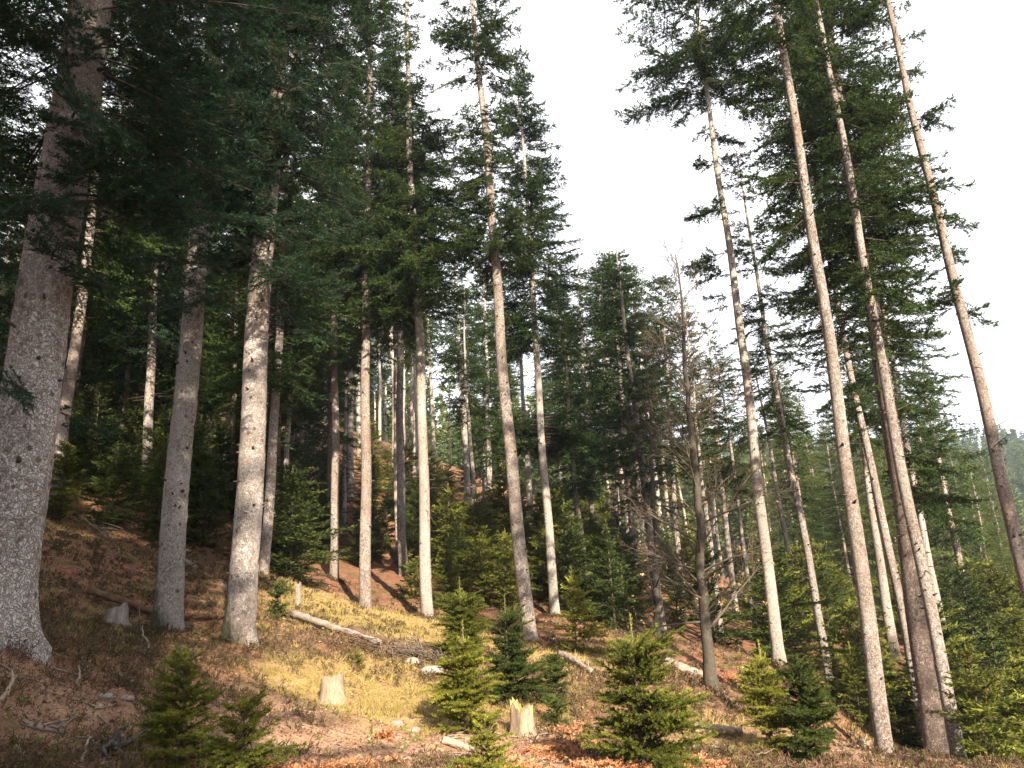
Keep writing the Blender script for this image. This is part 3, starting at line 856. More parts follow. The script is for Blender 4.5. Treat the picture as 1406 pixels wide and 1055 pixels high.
rngb = np.random.default_rng(44)
placed = list(TREEXY); nbg = 0
for tries in range(6000):
    if nbg >= 232: break
    d = 36 + 134 * rngb.random() ** 1.5; px = rngb.uniform(-230, 1640)
    if rngb.random() < .2: px = rngb.uniform(60, 480); d = rngb.uniform(34, 62)
    x = (px - 703) / F * d; y = d
    if min((x - a) ** 2 + (y - b) ** 2 for a, b in placed) < (2.2 if px < 480 else 2.6 if px < 640 else 3.4) ** 2: continue
    if px > 1010 and d < 46 : continue
    z = ground(x, y)
    top = skyline(px) + rngb.exponential(45)
    Hm = 0
    for H in np.arange(30, 11, -1.0):
        if project((x, y, z + H))[1] >= top: Hm = H; break
    if px < 470: Hm = min(Hm, rngb.uniform(17, 23))
    if Hm < 13: continue
    if project((x, y, z))[1] < 430: continue
    if px < 470: lab, grp = 'dim fir among the crowded trees of the dark wood on the left bank', 'firs in the dark left wood'
    elif px < 780: lab, grp = 'distant fir in the crowded middle of the wood behind the sunlit trunks', 'firs in the middle of the wood'
    elif px < 1080: lab, grp = 'distant fir in the crowded wood behind the leafless beech', 'firs behind the leafless beech'
    else: lab, grp = 'distant sunlit fir on the far side of the hollow behind the right-hand trunks', 'firs beyond the right hollow'
    v = int(rngb.integers(0, 5)) if px > 1000 else int(rngb.integers(0, 7))
    if 430 < px < 780 and rngb.random() < .75: v = (1, 1, 4)[int(rngb.integers(0, 3))]
    if 800 < px < 960 and rngb.random() < .4: v = 5
    if px > 1050 and rngb.random() < .5: v = 6
    if px < 480 and rngb.random() < .6: v = (6, 2)[int(rngb.integers(0, 2))]
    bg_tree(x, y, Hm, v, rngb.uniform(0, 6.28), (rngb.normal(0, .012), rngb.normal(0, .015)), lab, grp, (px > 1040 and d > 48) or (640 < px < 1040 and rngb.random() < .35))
    placed.append((x, y)); nbg += 1

# firs beside and behind the viewpoint: they shade the left bank and the right-hand trunks
_sx, _sy = math.sin(SUN_AZ), math.cos(SUN_AZ)
for (lane, back, H, v) in ((-2.6, 15, 30, 0), (-.6, 14, 28, 2), (-3.6, 8, 35, 0), (-2.2, 18, 30, 6), (-5.6, 10, 36, 3), (-1.9, 23, 32, 1), (-8.2, 7, 36, 0), (-10.8, 9, 36, 3), (-13.4, 5, 35, 0),
                           (-16, 8, 36, 3), (-19, 4, 34, 4), (-6.8, 17, 36, 0), (-9.5, 17, 36, 3), (-12, 16, 35, 0), (-4.4, 21, 34, 3), (19.5, 9, 26, 0), (26, 8, 27, 4), (28, 4, 26, 0)):
    bg_tree(lane * -_sy + back * _sx, lane * _sx + back * _sy, H, v, lane * 1.7, (0, 0), 'fir standing behind the viewpoint, outside the photo', 'firs behind the viewpoint')

for (x, y, H, v) in ((-12, 8.5, 27, 0), (-14.5, 15, 28, 3), (-18, 20, 28, 1), (-13, 3, 27, 0), (-20, 13, 28, 3), (-21, 26, 27, 6), (-26, 22, 27, 0), (-28, 31, 27, 3), (-23, 7, 27, 0), (-31, 38, 26, 6), (-17, 28, 27, 3)):
    bg_tree(x, y, H, v, x * 1.7 + y, (0, 0), 'fir in the wood to the left of the nearest trunk, outside the photo', 'firs left of the photo')
    placed.append((x, y))

bg_tree(8.0, 6.2, 25, 5, 0, (0, 0), 'slim brownish fir right of the viewpoint, outside the photo', 'firs behind the viewpoint')  # unseen tree added to cast shade on the leaning middle fir

# ------------------------------------------------------------------ far wood on the opposite hill
rngf = np.random.default_rng(5); A = Acc()
FT = []
for v in range(4):
    B_ = Acc(); Hh = 1.0; n = 170
    z = rngf.uniform(.12, 1.0, n) ** .85; a = rngf.uniform(0, 2 * PI, n); rr = .135 * (1.02 - z) ** .75 * rngf.uniform(.35, 1.1, n)
    P = np.stack([rr * np.cos(a), rr * np.sin(a), z], -1); D = unit(np.stack([np.cos(a), np.sin(a), rngf.normal(.05, .3, n)], -1)); N = unit(np.array([[0, 0, 1.]]) + rngf.normal(0, .4, (n, 3)))
    spread(P, D, N, np.full(n, .062), np.full(n, .020), B_, rngf.uniform(0, 1, n), rngf, 3, .9)
    B_.tube([[0, 0, 0], [0, 0, .9]], [.008, .002], 4, 1)
    FT.append((np.concatenate(B_.V), np.concatenate(B_.T), np.concatenate(B_.M), np.concatenate(B_.C)))
cntf = 0
for _ in range(60000):
    d = 125 * math.exp(rngf.uniform(0, 1.45)); px = rngf.uniform(-100, 1750)
    if px < 1000 and rngf.random() < .75: continue
    x = (px - 703) / F * d; z = ground(x, d); H = rngf.uniform(13, 24)
    if project((x, d, z + H))[1] < (555 if d > 220 else skyline(px) + 40): continue
    V, T, Mi, C = FT[cntf % 4]; a = rngf.uniform(0, 6.28); ca, sa = math.cos(a), math.sin(a)
    A.add(V @ np.array([[ca, sa, 0], [-sa, ca, 0], [0, 0, 1.]]) * np.array([H, H, H]) + np.array([x, d, z]), T, Mi, np.clip(C * .6 + rngf.normal(.2, .15), 0, 1))
    cntf += 1
    if cntf > 3600: break
fw = obj('far_wood', A.mesh('far_wood', ['fir_sunlit', 'twig'])); tag(fw, 'hazy wooded hillside far beyond the right-hand trunks', 'wood', kind='stuff')


# ------------------------------------------------------------------ young spruces
def young_spruce(name, H, W, seed, lod, leader=0.25, dens=1.0, mat='spruce'):
    rng = np.random.default_rng(seed); A = Acc()
    stem = Acc()
    stem.tube([[0, 0, -.15], [0, 0, H * .5], [rng.normal(0, .01), rng.normal(0, .01), H]], [0.012 + 0.012 * H, 0.008 + .006 * H, 0.003], 6, 0)
    P = []; D = []; Ln = []; Tn = []
    gap = {'near': 0.050, 'mid': 0.15}[lod] * (1 if H < 2.2 else H / 2.6)
    z = 0.06 * H
    ztop = H * (1 - leader)
    while z < ztop + 0.02:
        t = z / H
        R_ = W / 2 * max(0.02, 1 - (t / (1 - leader * .55)) ** 1.8) ** 0.42 * min(1, 0.72 + 1.2 * t) * (1 + .16 * math.sin(z * 9 / H + seed))
        nb = int(rng.integers(5, 8))
        a0 = rng.uniform(0, 6.28)
        for i in range(nb):
            a = a0 + 2 * PI * i / nb + rng.normal(0, .35); L = R_ * (rng.uniform(0.5, 1.0) + .22 * math.cos(2 * a + seed) * rng.random()) + .04
            el = 0.22 + 0.60 * t + rng.normal(0, .20)
            L *= 1 + .22 * math.cos(a - seed)
            if rng.random() < .10: continue
            if math.sin(a * 1.0 + seed) + math.sin(2.3 * a + 5 * z / H + seed) + rng.normal(0, .5) < -1.25: L *= .55
            bt = rng.normal(0, .12)
            d = np.array([math.cos(a) * math.cos(el), math.sin(a) * math.cos(el), math.sin(el)])
            sag = -0.30 * rng.uniform(.4, 1.4) / max(L, .3)
            f = lambda s: np.array([0, 0, z]) + d * s + np.array([0, 0, sag * s * s * (1 - .35 * s / L)])
            stem.tube([f(0), f(L * .5), f(L)], [0.006 + .003 * L, .004, .002], 3, 0, cap=False)
            tw = 0.075 if lod == 'near' else 0.12
            ss = np.arange(0.0, L, tw)
            for s in ss:
                p = f(s); q = f(min(s + tw, L)); dd = q - p; ln = np.linalg.norm(dd)
                if ln < 1e-3: continue
                P.append(p); D.append(dd / ln); Ln.append(ln * 1.1); Tn.append(.15 + .45 * s / L + bt)
                if s < 0.12 * L: continue
                for sg in (-1, 1):
                    if rng.random() > .92: continue
                    sl = min(.34 * H ** .3, (L - s) * .62 + .03) * rng.uniform(.55, 1.1)
                    side = np.cross([0, 0, 1.], dd / ln); side /= np.linalg.norm(side)
                    sd = dd / ln * .66 + side * sg * .75 + np.array([0, 0, rng.normal(0.05, .15)]); sd /= np.linalg.norm(sd)
                    m = max(1, int(round(sl / tw)))
                    for kk in range(m):
                        pp = p + sd * sl * kk / m + np.array([0, 0, -.25 * (sl * kk / m) ** 2])
                        P.append(pp); D.append(sd); Ln.append(sl / m * 1.05); Tn.append(.2 + .45 * s / L + .15 * kk / m + bt)
                        if lod == 'near' and sl > .12 and rng.random() < .6:
                            s2 = sd * .6 + dd / ln * .6 * rng.choice([-.2, 1]) + rng.normal(0, .25, 3); s2 /= np.linalg.norm(s2)
                            P.append(pp); D.append(s2); Ln.append(.06); Tn.append(.35 + .3 * s / L)
        z += gap * rng.uniform(.75, 1.3)
    # leader shoots
    for q in range(4):
        zz = ztop + (H - ztop) * q / 4
        P.append(np.array([0, 0, zz])); D.append(np.array([0, 0, 1.])); Ln.append((H - ztop) / 4); Tn.append(.95)
    for q in range(5):
        a = q * 1.26 + rng.uniform(0, .5); dd = np.array([math.cos(a) * .5, math.sin(a) * .5, .8])
        P.append(np.array([0, 0, ztop + .01])); D.append(dd); Ln.append((H - ztop) * .45); Tn.append(.9)
    P = np.array(P); D = unit(np.array(D)); Ln = np.array(Ln); Tn = np.array(Tn) + rng.normal(0, .10, len(P))
    N = unit(np.array([[0, 0, 1.]]) + rng.normal(0, .3, (len(P), 3)))
    if lod == 'near':
        needles(P, D, N, Ln, A, Tn, rng, int(27 * dens), 0.026, 0.0072, True)
    else:
        spread(P, D, N, np.maximum(Ln * 1.25, .11), np.maximum(Ln * .26, .025), A, Tn, rng, 4, .9)
    return stem.mesh('stem', ['twig']), A.mesh('foliage', [mat])


def plant_spruce(meshes, px, py, hpx, label, group=None, H0=1.0, rot=0.0, d=None, wide=1.0):
    p = hit(px, py) if d is None else None
    if p is None:
        p = at(px, py, d); p = np.array([p[0], p[1], ground(p[0], p[1])])
    depth = (p - EYE) @ FW
    Hm = hpx / F * depth
    e = empty('young_spruce', (p[0], p[1], p[2] - .02)); e.rotation_euler = (0, 0, rot)
    e.scale = (Hm / H0 * wide,) * 2 + (Hm / H0,)
    obj('stem', meshes[0], e); obj('foliage', meshes[1], e)
    tag(e, label, 'young spruce', group)
    placed.append((p[0], p[1]))
    return e


for j_, (px, py, hpx, wpx, lead, lab) in enumerate([
    (640, 1008, 150, 122, .24, 'bright yellow-green young spruce with a slim leader left of the mossy split stump'),
    (672, 1090, 100, 95, .12, 'low fresh green spruce seedling at the bottom edge in front of the split stump'),
    (700, 970, 150, 105, .22, 'darker young spruce directly behind the split stump, with pale leaders'),
    (885, 1062, 212, 205, .24, 'biggest bushy dark green spruce in the foreground, tall pale leader on top'),
    (634, 900, 105, 115, .34, 'young spruce with a tall thin leader at the foot of the cream trunk'),
    (765, 1000, 38, 56, .1, 'tiny dark spruce between the split stump and the biggest bushy spruce'),
    (765, 962, 62, 62, .1, 'small dark spruce under the leaning middle fir'),
    (1062, 1035, 150, 100, .22, 'yellow-tipped young spruce left of the long grey leaning fir'),
    (1115, 1045, 140, 135, .12, 'darker spruce crowding the right side of the yellow-tipped young spruce'),
    (245, 1062, 165, 135, .10, 'young green spruce at the bottom left in front of the stout mossy fir'),
    (330, 1075, 105, 130, .08, 'low wide green spruce leaning on the right side of the bottom-left spruce'),
    (792, 897, 120, 90, .22, 'sunlit yellow-green spruce right of the pointed sunlit fir'),
    (565, 822, 48, 75, .1, 'small bushy spruce atop the yellow grass between the warm brown and cream trunks'),
    (380, 850, 48, 58, .1, 'dark little spruce beside the stout mossy fir'),
    (490, 918, 18, 34, .1, 'tiny green spruce sprig in front of the brushwood'),
    (1205, 965, 110, 110, .12, 'dark spruce behind the foot of the long grey leaning fir'),
]):
    p_ = hit(px, py); dep = (p_ - EYE) @ FW; Hs = hpx / F * dep; Ws = wpx / F * dep
    plant_spruce(young_spruce('spruce', Hs, Ws, 300 + j_ * 7, 'near' if dep < 17 else 'mid', lead, 1.35,
                              'spruce_bright' if j_ in (0, 1, 7, 11) else 'spruce_dark' if j_ in (2, 5, 6, 8, 13, 15) else 'spruce'), px, py, hpx, lab, None, Hs, 0.0)

UND = [young_spruce('und%d' % i, H, W, 60 + i, 'mid', .12) for i, (H, W) in enumerate(((3.0, 2.6), (4.2, 3.0), (3.4, 3.2)))]
UH = (3.0, 4.2, 3.4)
UND_SHADED = []
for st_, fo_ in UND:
    f2 = fo_.copy(); f2.materials[0] = MAT['spruce_dark']; UND_SHADED.append((st_, f2))  # dark copies, shade inside the wood put into the needle colour
rngu = np.random.default_rng(77)
# named clumps of the undergrowth first: px, py base, height px, distance
for i, (px, py, hp, d, lab) in enumerate([
        (75, 770, 120, 27, 'yellowish young spruce on the bank right of the thickest left trunk'),
        (700, 852, 170, 36, 'tall young spruce with pale leaders left of the leaning middle fir'),
        (660, 850, 140, 35, 'dark young spruce behind the tall-leadered spruce at the cream trunk'),
        (620, 830, 120, 38, 'dark young spruce between the cream trunk and the leaning middle fir'),
        (780, 845, 150, 36, 'sunlit young spruce right behind the pointed sunlit fir'),
        (1395, 930, 170, 17, 'dark green fir bough mass of a young tree cut by the right edge'),
        (1360, 1060, 190, 16, 'wide dark young spruce filling the bottom right corner'),
        (1180, 975, 120, 24, 'shaded young spruce left of the long grey leaning fir'),
        (1245, 1050, 120, 28, 'shaded spruce seen between the long grey fir and the thickest dark trunk'),
        (1330, 1000, 150, 26, 'dark young spruce right of the pale slender leaning fir')]):
    plant_spruce(UND[i % 3], px, py, hp, lab, None, UH[i % 3], i * 1.3, d, 1.0)
nu = 0
for tries in range(9000):
    if nu >= 285: break
    d = 24 + 44 * rngu.random() ** 1.3; px = rngu.uniform(-160, 1560)
    r_ = rngu.random()
    if r_ < .28: px = rngu.uniform(590, 850); d = rngu.uniform(30.5, 50)
    elif r_ < .5: px = rngu.uniform(380, 620); d = rngu.uniform(38.5, 54)
    elif r_ < .68: px = rngu.uniform(20, 400); d = rngu.uniform(28, 44)
    x = (px - 703) / F * d
    if d < (30.5 if 600 < px < 840 else 33.5) and 400 < px < 1010: continue
    if d < 38 and 480 < px < 600: continue
    if d < 26 and px < 480: continue
    if 60 < px < 330 and d < 28: continue
    if min((x - a) ** 2 + (d - b) ** 2 for a, b in placed) < (1.15 if d < 45 else 1.6) ** 2: continue
    zt = project((x, d, ground(x, d)))[1]
    if px < 470: lab, grp = 'dark young spruce in the shaded undergrowth of the left bank', 'undergrowth spruces on the left bank'
    elif px < 800: lab, grp = 'young spruce in the green thicket behind the middle trunks', 'undergrowth spruces in the middle'
    else: lab, grp = 'young spruce in the green thicket filling the right-hand hollow', 'undergrowth spruces in the hollow'
    v = int(rngu.integers(0, 3)); Hs = rngu.uniform(2.0, 4.8) * (1.15 if px > 900 else 1)
    if 590 < px < 720: Hs = min(Hs, rngu.uniform(2, 3.2))
    e = empty('young_spruce', (x, d, ground(x, d) - .03)); e.rotation_euler = (0, 0, rngu.uniform(0, 6.28)); e.scale = (Hs / UH[v] * rngu.uniform(.85, 1.2),) * 2 + (Hs / UH[v],)
    UM = UND_SHADED if px < 480 or v == 1 else UND
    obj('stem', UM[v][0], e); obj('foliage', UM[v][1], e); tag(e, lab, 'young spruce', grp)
    placed.append((x, d)); nu += 1


# ------------------------------------------------------------------ leafless beech
def bare_tree(H, seed, lean, r0=0.13, prim=46, droop=0.0):
    rng = np.random.default_rng(seed); tr = Acc(); br = Acc(); lf = Acc()
    zz = np.linspace(-0.3, H, 24); wob = np.cumsum(rng.normal(0, .035, (24, 2)), 0); wob -= wob[0]
    P = np.stack([wob[:, 0], wob[:, 1], zz], -1); rr = r0 * (1 - np.clip(zz, 0, H) / H) ** .8 + .006 + .10 * np.exp(-np.clip(zz + .1, 0, 9) / .25)
    tr.tube(P, rr, 12)
    tips = []
    for i in range(prim):
        z = H * (0.10 + 0.88 * (i + rng.random()) / prim); a = rng.uniform(0, 2 * PI)
        p = np.array([np.interp(z, zz, P[:, 0]), np.interp(z, zz, P[:, 1]), z]); t = z / H
        L = (0.20 * H * (1 - t) ** .7 + .5) * rng.uniform(.5, 1.1); e = 0.45 + .5 * t + rng.normal(0, .2)
        d = np.array([math.cos(a) * math.cos(e), math.sin(a) * math.cos(e), math.sin(e)])
        s = np.linspace(0, 1, 7); q = p + d * L * s[:, None] + np.array([0, 0, 1.]) * ((.1 - droop) * L * s ** 2 * rng.uniform(-1.6, 1.0))[:, None] + np.cumsum(rng.normal(0, .02 * L, (7, 3)), 0) * s[:, None]
        rb = max(.009, r0 * .26 * (1 - t) + .006)
        br.tube(q, np.linspace(rb, .004, 7), 5, cap=False)
        for j_ in range(int(6 + L * 3.6)):
            u = rng.uniform(.15, 1); b0 = np.array([np.interp(u, s, q[:, m]) for m in range(3)])
            d2 = unit(d + rng.normal(0, .55, 3) + np.array([0, 0, .15])); L2 = L * (1.1 - u) * .55 * rng.uniform(.4, 1.1) + .15
            q2 = b0 + d2 * L2 * np.linspace(0, 1, 4)[:, None] + rng.normal(0, .03 * L2, (4, 3)) * np.linspace(0, 1, 4)[:, None]
            br.tube(q2, np.linspace(.006, .003, 4), 3, cap=False)
            for kk in range(int(2 + L2 * 5)):
                u3 = rng.uniform(.2, 1); c0 = np.array([np.interp(u3, np.linspace(0, 1, 4), q2[:, m]) for m in range(3)])
                d3 = unit(d2 + rng.normal(0, .6, 3)); L3 = rng.uniform(.12, .4)
                br.tube([c0, c0 + d3 * L3 * .5, c0 + d3 * L3], [.004, .003, .002], 3, cap=False)
                if z < .34 * H: tips.append(c0 + d3 * L3)
    tips = np.array(tips)
    sel = tips[rng.random(len(tips)) < .16]
    D = unit(rng.normal(0, 1, (len(sel), 3)) + [0, 0, -.7]); N = unit(rng.normal(0, 1, (len(sel), 3)))
    spread(sel, D, N, np.full(len(sel), .075), np.full(len(sel), .045), lf, rng.uniform(.2, 1, len(sel)), rng, 2, .8)
    return tr.mesh('trunk', ['beech'], True), br.mesh('bough', ['beech_twig']), lf.mesh('dry_foliage', ['dry_leaf'])


B = at(981, 947, 18.0); T_ = at(938, 360, 18.0)
q = Vector((0, 0, 1)).rotation_difference(Vector(T_ - B))
e = empty('beech_tree', (B[0], B[1], ground(B[0], B[1])), q)
tm, bm_, lm = bare_tree(10.6, 21, None, .125, 60)
obj('trunk', tm, e); obj('branches', bm_, e); obj('dry_foliage', lm, e)
tag(e, 'leafless beech with a dark trunk and a few withered orange leaves low down', 'beech tree')
placed.append((B[0], B[1]))
tm2, bm2, lm2 = bare_tree(13, 22, None, .12, 32)
for (px, py, tx, ty, d, sc, lab) in ((905, 900, 880, 480, 34, 1.15, 'brownish leafless tree with drooping twigs left of the dark-trunked beech'),
                                   (1060, 880, 1030, 620, 40, .9, 'low leafless tree with brown twigs right of the dark-trunked beech')):
    B = at(px, py, d); T_ = at(tx, ty, d); q = Vector((0, 0, 1)).rotation_difference(Vector(T_ - B))
    e = empty('bare_tree', (B[0], B[1], ground(B[0], B[1])), q); e.scale = (sc,) * 3
    obj('trunk', tm2, e); obj('branches', bm2, e); tag(e, lab, 'bare tree')


# ------------------------------------------------------------------ dead wood and stumps
def log(p0, p1, r0, r1, mat, label, name='fallen_log', seed=0, sides=16, sag=0.0, lift=.35, stubs=4, cat='log'):
    rng = np.random.default_rng(seed); A = Acc(); n = 18
    s = np.linspace(0, 1, n); P = p0 + (p1 - p0) * s[:, None]
    L = np.linalg.norm(p1 - p0)
    if L < 1.2: stubs = min(stubs, 1)
    P[:, 2] = ground(P[:, 0], P[:, 1]) * sag + P[:, 2] * (1 - sag)
    P += np.cumsum(rng.normal(0, .004 * L, (n, 3)), 0) * np.array([1, 1, .4])
    c = P.mean(0); rad = np.linspace(r0, r1, n) * (1 + rng.normal(0, .06, n))
    P[:, 2] += rad * lift
    A.tube(P - c, rad, sides)
    v = A.V[0]; v += rng.normal(0, 1, v.shape) * min(r0, r1) * .13
    for _ in range(stubs):
        u = rng.integers(2, n - 2); d = rng.normal(0, 1, 3); d[2] = abs(d[2]); d /= np.linalg.norm(d)
        A.tube([P[u] - c, P[u] - c + d * (rad[u] + .05), P[u] - c + d * (rad[u] + rng.uniform(.06, .25))], [.02, .015, .006], 5)
    o = obj(name, A.mesh(name, [mat], smooth=True)); o.location = c
    return tag(o, label, cat)


def G(px, py, dz=0.0):
    p = hit(px, py); p[2] += dz; return p


def branch_piece(p0, p1, r, mat, label, seed, forks=3, name='fallen_branch', group=None):
    rng = np.random.default_rng(seed); A = Acc(); n = 9; s = np.linspace(0, 1, n)
    L = np.linalg.norm(p1 - p0)
    P = p0 + (p1 - p0) * s[:, None] + np.cumsum(rng.normal(0, .016 * L, (n, 3)), 0) * [1, 1, .4]
    P[:, 2] = np.maximum(P[:, 2], ground(P[:, 0], P[:, 1]) + r * .5)
    c = P.mean(0); A.tube(P - c, np.linspace(r, r * .45, n), 7)
    for _ in range(forks):
        u = rng.integers(2, n - 1); d = unit((p1 - p0) / L + rng.normal(0, .8, 3)); d[2] = abs(d[2]) * .7
        l2 = L * rng.uniform(.2, .5); q = P[u] - c + d * l2 * np.linspace(0, 1, 4)[:, None] + rng.normal(0, .02, (4, 3)) * np.linspace(0, 1, 4)[:, None]
        A.tube(q, np.linspace(r * .6, r * .2, 4), 5)
    o = obj(name, A.mesh(name, [mat], smooth=True)); o.location = c
    return tag(o, label, 'branch', group)


log(G(401, 850, .10), G(525, 888, .03), .09, .06, 'deadwood', 'grey fallen log propped on the slope above the brushwood', seed=1)
log(G(480, 868, .05), G(600, 908, .0), .08, .05, 'rotten', 'brown splintered log lying along the top of the brushwood', seed=2)
log(G(120, 822, .12), G(214, 846, .04), .085, .06, 'rotten', 'rotten split log behind the pale lichened fir', seed=3)
log(G(245, 852, .06), G(305, 850, .03), .06, .05, 'rotten', 'orange-brown rotten log between the two mossy-footed firs', seed=4)
log(G(908, 915, .08), G(985, 938, .03), .13, .11, 'deadwood', 'brown log lying left of the leafless beech', seed=5)
log(G(955, 1006, .03), G(1020, 1012, .03), .07, .06, 'palewood', 'short pale log on the grass right of the biggest bushy spruce', seed=6)
log(G(1185, 1022, .04), G(1214, 1036, .02), .08, .06, 'palewood', 'pale broken log beside the foot of the long grey leaning fir', seed=7)
log(G(608, 1022, .03), G(650, 1034, .03), .045, .035, 'palewood', 'small pale split log left of the low fresh seedling', seed=8)
log(G(770, 902, .02), G(815, 925, .0), .09, .06, 'deadwood', 'log buried in chips right of the leaning middle fir', seed=9)
log(G(255, 772, .02), G(312, 808, .0), .07, .045, 'deadwood', 'pair-like grey log on the dark slope between the mossy-footed firs', seed=10)
branch_piece(G(30, 995), G(92, 1016), .030, 'deadwood', 'bleached long branch on the ground at the bottom left', 31)
branch_piece(G(165, 868), G(182, 885), .022, 'deadwood', 'thin white stick lying left of the pale lichened fir', 32, 1)
branch_piece(G(182, 892), G(205, 902, .0), .022, 'deadwood', 'white forked stick at the foot of the pale lichened fir', 33, 2)
branch_piece(G(205, 897), G(196, 876, .12), .020, 'deadwood', 'upright pale stick beside the white forked stick', 34, 0)
branch_piece(G(105, 948), G(108, 930, .1), .018, 'palewood', 'short upright pale stick in the heather at the left', 35, 0)
branch_piece(G(0, 968), G(22, 948, .12), .028, 'palewood', 'curved orange-pale branch at the left edge', 36, 1)
branch_piece(G(20, 1030), G(42, 1052), .03, 'palewood', 'short pale branch in the bottom left corner', 37, 1)
branch_piece(G(108, 1050), G(120, 1030, .1), .018, 'palewood', 'thin pale stick in front of the dark gnarled root', 38, 0)
branch_piece(G(275, 1050), G(292, 1032, .1), .012, 'deadwood', 'bare twig poking out beside the bottom-left spruce', 39, 2)
for i, (px, py, qx, qy) in enumerate(((118, 1024, 178, 1030), (126, 1010, 170, 1040), (150, 1040, 180, 1018), (128, 1045, 150, 1012))):
    pass
rng = np.random.default_rng(66); A = Acc(); c = G(150, 1036)
for _ in range(16):
    a = rng.uniform(0, 2 * PI); L = rng.uniform(.15, .42); s = np.linspace(0, 1, 6)
    d = np.array([math.cos(a), math.sin(a) * .6, rng.uniform(-.1, .5)])
    A.tube(rng.normal(0, .05, 3) * [1, 1, .3] + d * L * s[:, None] + np.cumsum(rng.normal(0, .03, (6, 3)), 0), np.linspace(.035, .010, 6) * rng.uniform(.6, 1.2), 7)
o = obj('gnarled_root', A.mesh('gnarled_root', ['blackwood'], True)); o.location = c; tag(o, 'dark gnarled root tangle at the bottom left', 'root')


MAT['brush'] = plain('dead_brushwood', (0.085, 0.065, 0.05), (0.22, 0.175, 0.14), 14)


def brush(px0, py0, px1, py1, n, label, seed, wd=.35, ht=.3, mat='brush', lmax=1.3):
    rng = np.random.default_rng(seed); A = Acc(); a = G(px0, py0); b = G(px1, py1); c = (a + b) / 2; ax = unit(b - a)
    sd = np.cross(ax, [0, 0, 1.]); sd /= np.linalg.norm(sd)
    for _ in range(n):
        u = rng.random(); L = rng.uniform(.3, lmax)
        p = a + (b - a) * u + sd * rng.normal(0, wd * .5); p[2] = ground(p[0], p[1]) + abs(rng.normal(0, ht * .5)) * (1 - abs(u - .5))
        d = unit(ax * rng.choice([1, 1, 1, -1]) + rng.normal(0, .35, 3) * [1, 1, .5])
        s = np.linspace(0, 1, 5); P = p + d * L * (s - .5)[:, None] + np.cumsum(rng.normal(0, .02, (5, 3)), 0)
        P[:, 2] = np.maximum(P[:, 2], ground(P[:, 0], P[:, 1]) + .01)
        A.tube(P - c, np.linspace(.013, .003, 5) * rng.uniform(.5, 1.5), 4, 0, cap=False)
    o = obj('brushwood_pile', A.mesh('brushwood_pile', [mat])); o.location = c
    return tag(o, label, 'brushwood')


brush(525, 883, 605, 912, 200, 'pile of dry grey brushwood at the lower end of the fallen logs', 71, .7, .30)
brush(465, 878, 520, 900, 90, 'small heap of broken sticks under the grey fallen log', 72, .5, .25, 'rotten', .7)
brush(235, 765, 285, 800, 120, 'brown brushwood heap behind the pale lichened fir', 73, 1.2, .7, 'rotten', 1.6)
brush(120, 722, 170, 745, 40, 'dead boughs lying on the dark bank between the left trunks', 74, 1.2, .6, 'brush', 2.0)
brush(1030, 1066, 1110, 1056, 30, 'dry twigs on the ground before the yellow-tipped spruce', 75, .4, .15, 'brush', .6)


def stump(p, r, h, mat, cutmat, label, seed, tilt=(0, 0), jag=.06, flare=.5):
    rng = np.random.default_rng(seed); A = Acc(); n = 26; th = np.linspace(0, 2 * PI, n, endpoint=False)
    zs = np.array([-.2, 0, .06, .15, .3, .5, .75, .95]) * 1.0
    lob = 1 + .10 * np.cos(4 * th + rng.uniform(0, 6)) + .05 * np.cos(7 * th + 1)
    V = []
    topz = h + tilt[0] * r * np.cos(th) + tilt[1] * r * np.sin(th) + rng.normal(0, jag, n) * h
    for z in zs:
        rr = r * lob * (1 + flare * math.exp(-max(0, z) * 5)) * (1 + rng.normal(0, .015, n))
        V.append(np.stack([rr * np.cos(th), rr * np.sin(th), np.where(z < 0, z, z / .95 * topz)], -1))
    V = np.concatenate(V); m = len(zs)
    i = np.arange(m - 1)[:, None] * n; j = np.arange(n)[None]; j2 = (j + 1) % n
    T = np.concatenate([np.stack([i + j, i + j2, i + n + j2], -1).reshape(-1, 3), np.stack([i + j, i + n + j2, i + n + j], -1).reshape(-1, 3)])
    A.add(V, T)
    e = empty('tree_stump', p); obj('bark_wall', A.mesh('bark_wall', [mat]), e)
    C = Acc(); ring = V[-n:]; cen = ring.mean(0); midr = cen + (ring - cen) * .55 + np.stack([0 * th, 0 * th, rng.normal(0, jag * h * .5, n)], -1)
    W = np.concatenate([ring + [0, 0, .002], midr, cen[None]]); q = np.arange(n); q2 = (q + 1) % n
    C.add(W, np.concatenate([np.stack([q, q2, n + q2], -1), np.stack([q, n + q2, n + q], -1), np.stack([n + q, n + q2, np.full(n, 2 * n)], -1)]))
    obj('cut_face', C.mesh('cut_face', [cutmat]), e)
    return tag(e, label, 'stump')


MAT['stumpside'] = plain('weathered_stump_side', (0.14, 0.10, 0.07), (0.40, 0.315, 0.225), 13, stretch=(1, 1, .22))
MAT['stumpdark'] = plain('grey_stump_side', (0.10, 0.075, 0.06), (0.40, 0.35, 0.32), 8, stretch=(1, 1, .2))
stump(G(456, 964), .17, .33, 'stumpside', 'ringcut', 'pale sawn stump standing alone on the open slope', 81, (.25, -.22), .05, .40)
stump(G(718, 1012), .14, .36, 'stumpside', 'mosscut', 'split stump with a mossy top and bright torn wood between the young spruces', 82, (-.3, -.2), .17, .35)
stump(G(158, 862), .20, .34, 'stumpdark', 'rotten', 'grey broken stump in front of the rotten split log', 83, (.35, 0), .12, .6)
stump(G(409, 832), .07, .55, 'deadwood', 'deadwood', 'thin bleached snag standing upright above the grey fallen log', 84, (.3, 0), .06, .4)
stump(G(1027, 938), .10, .40, 'deadwood', 'cut', 'small pale stump right of the leafless beech', 85, (.2, 0), .05, .3)


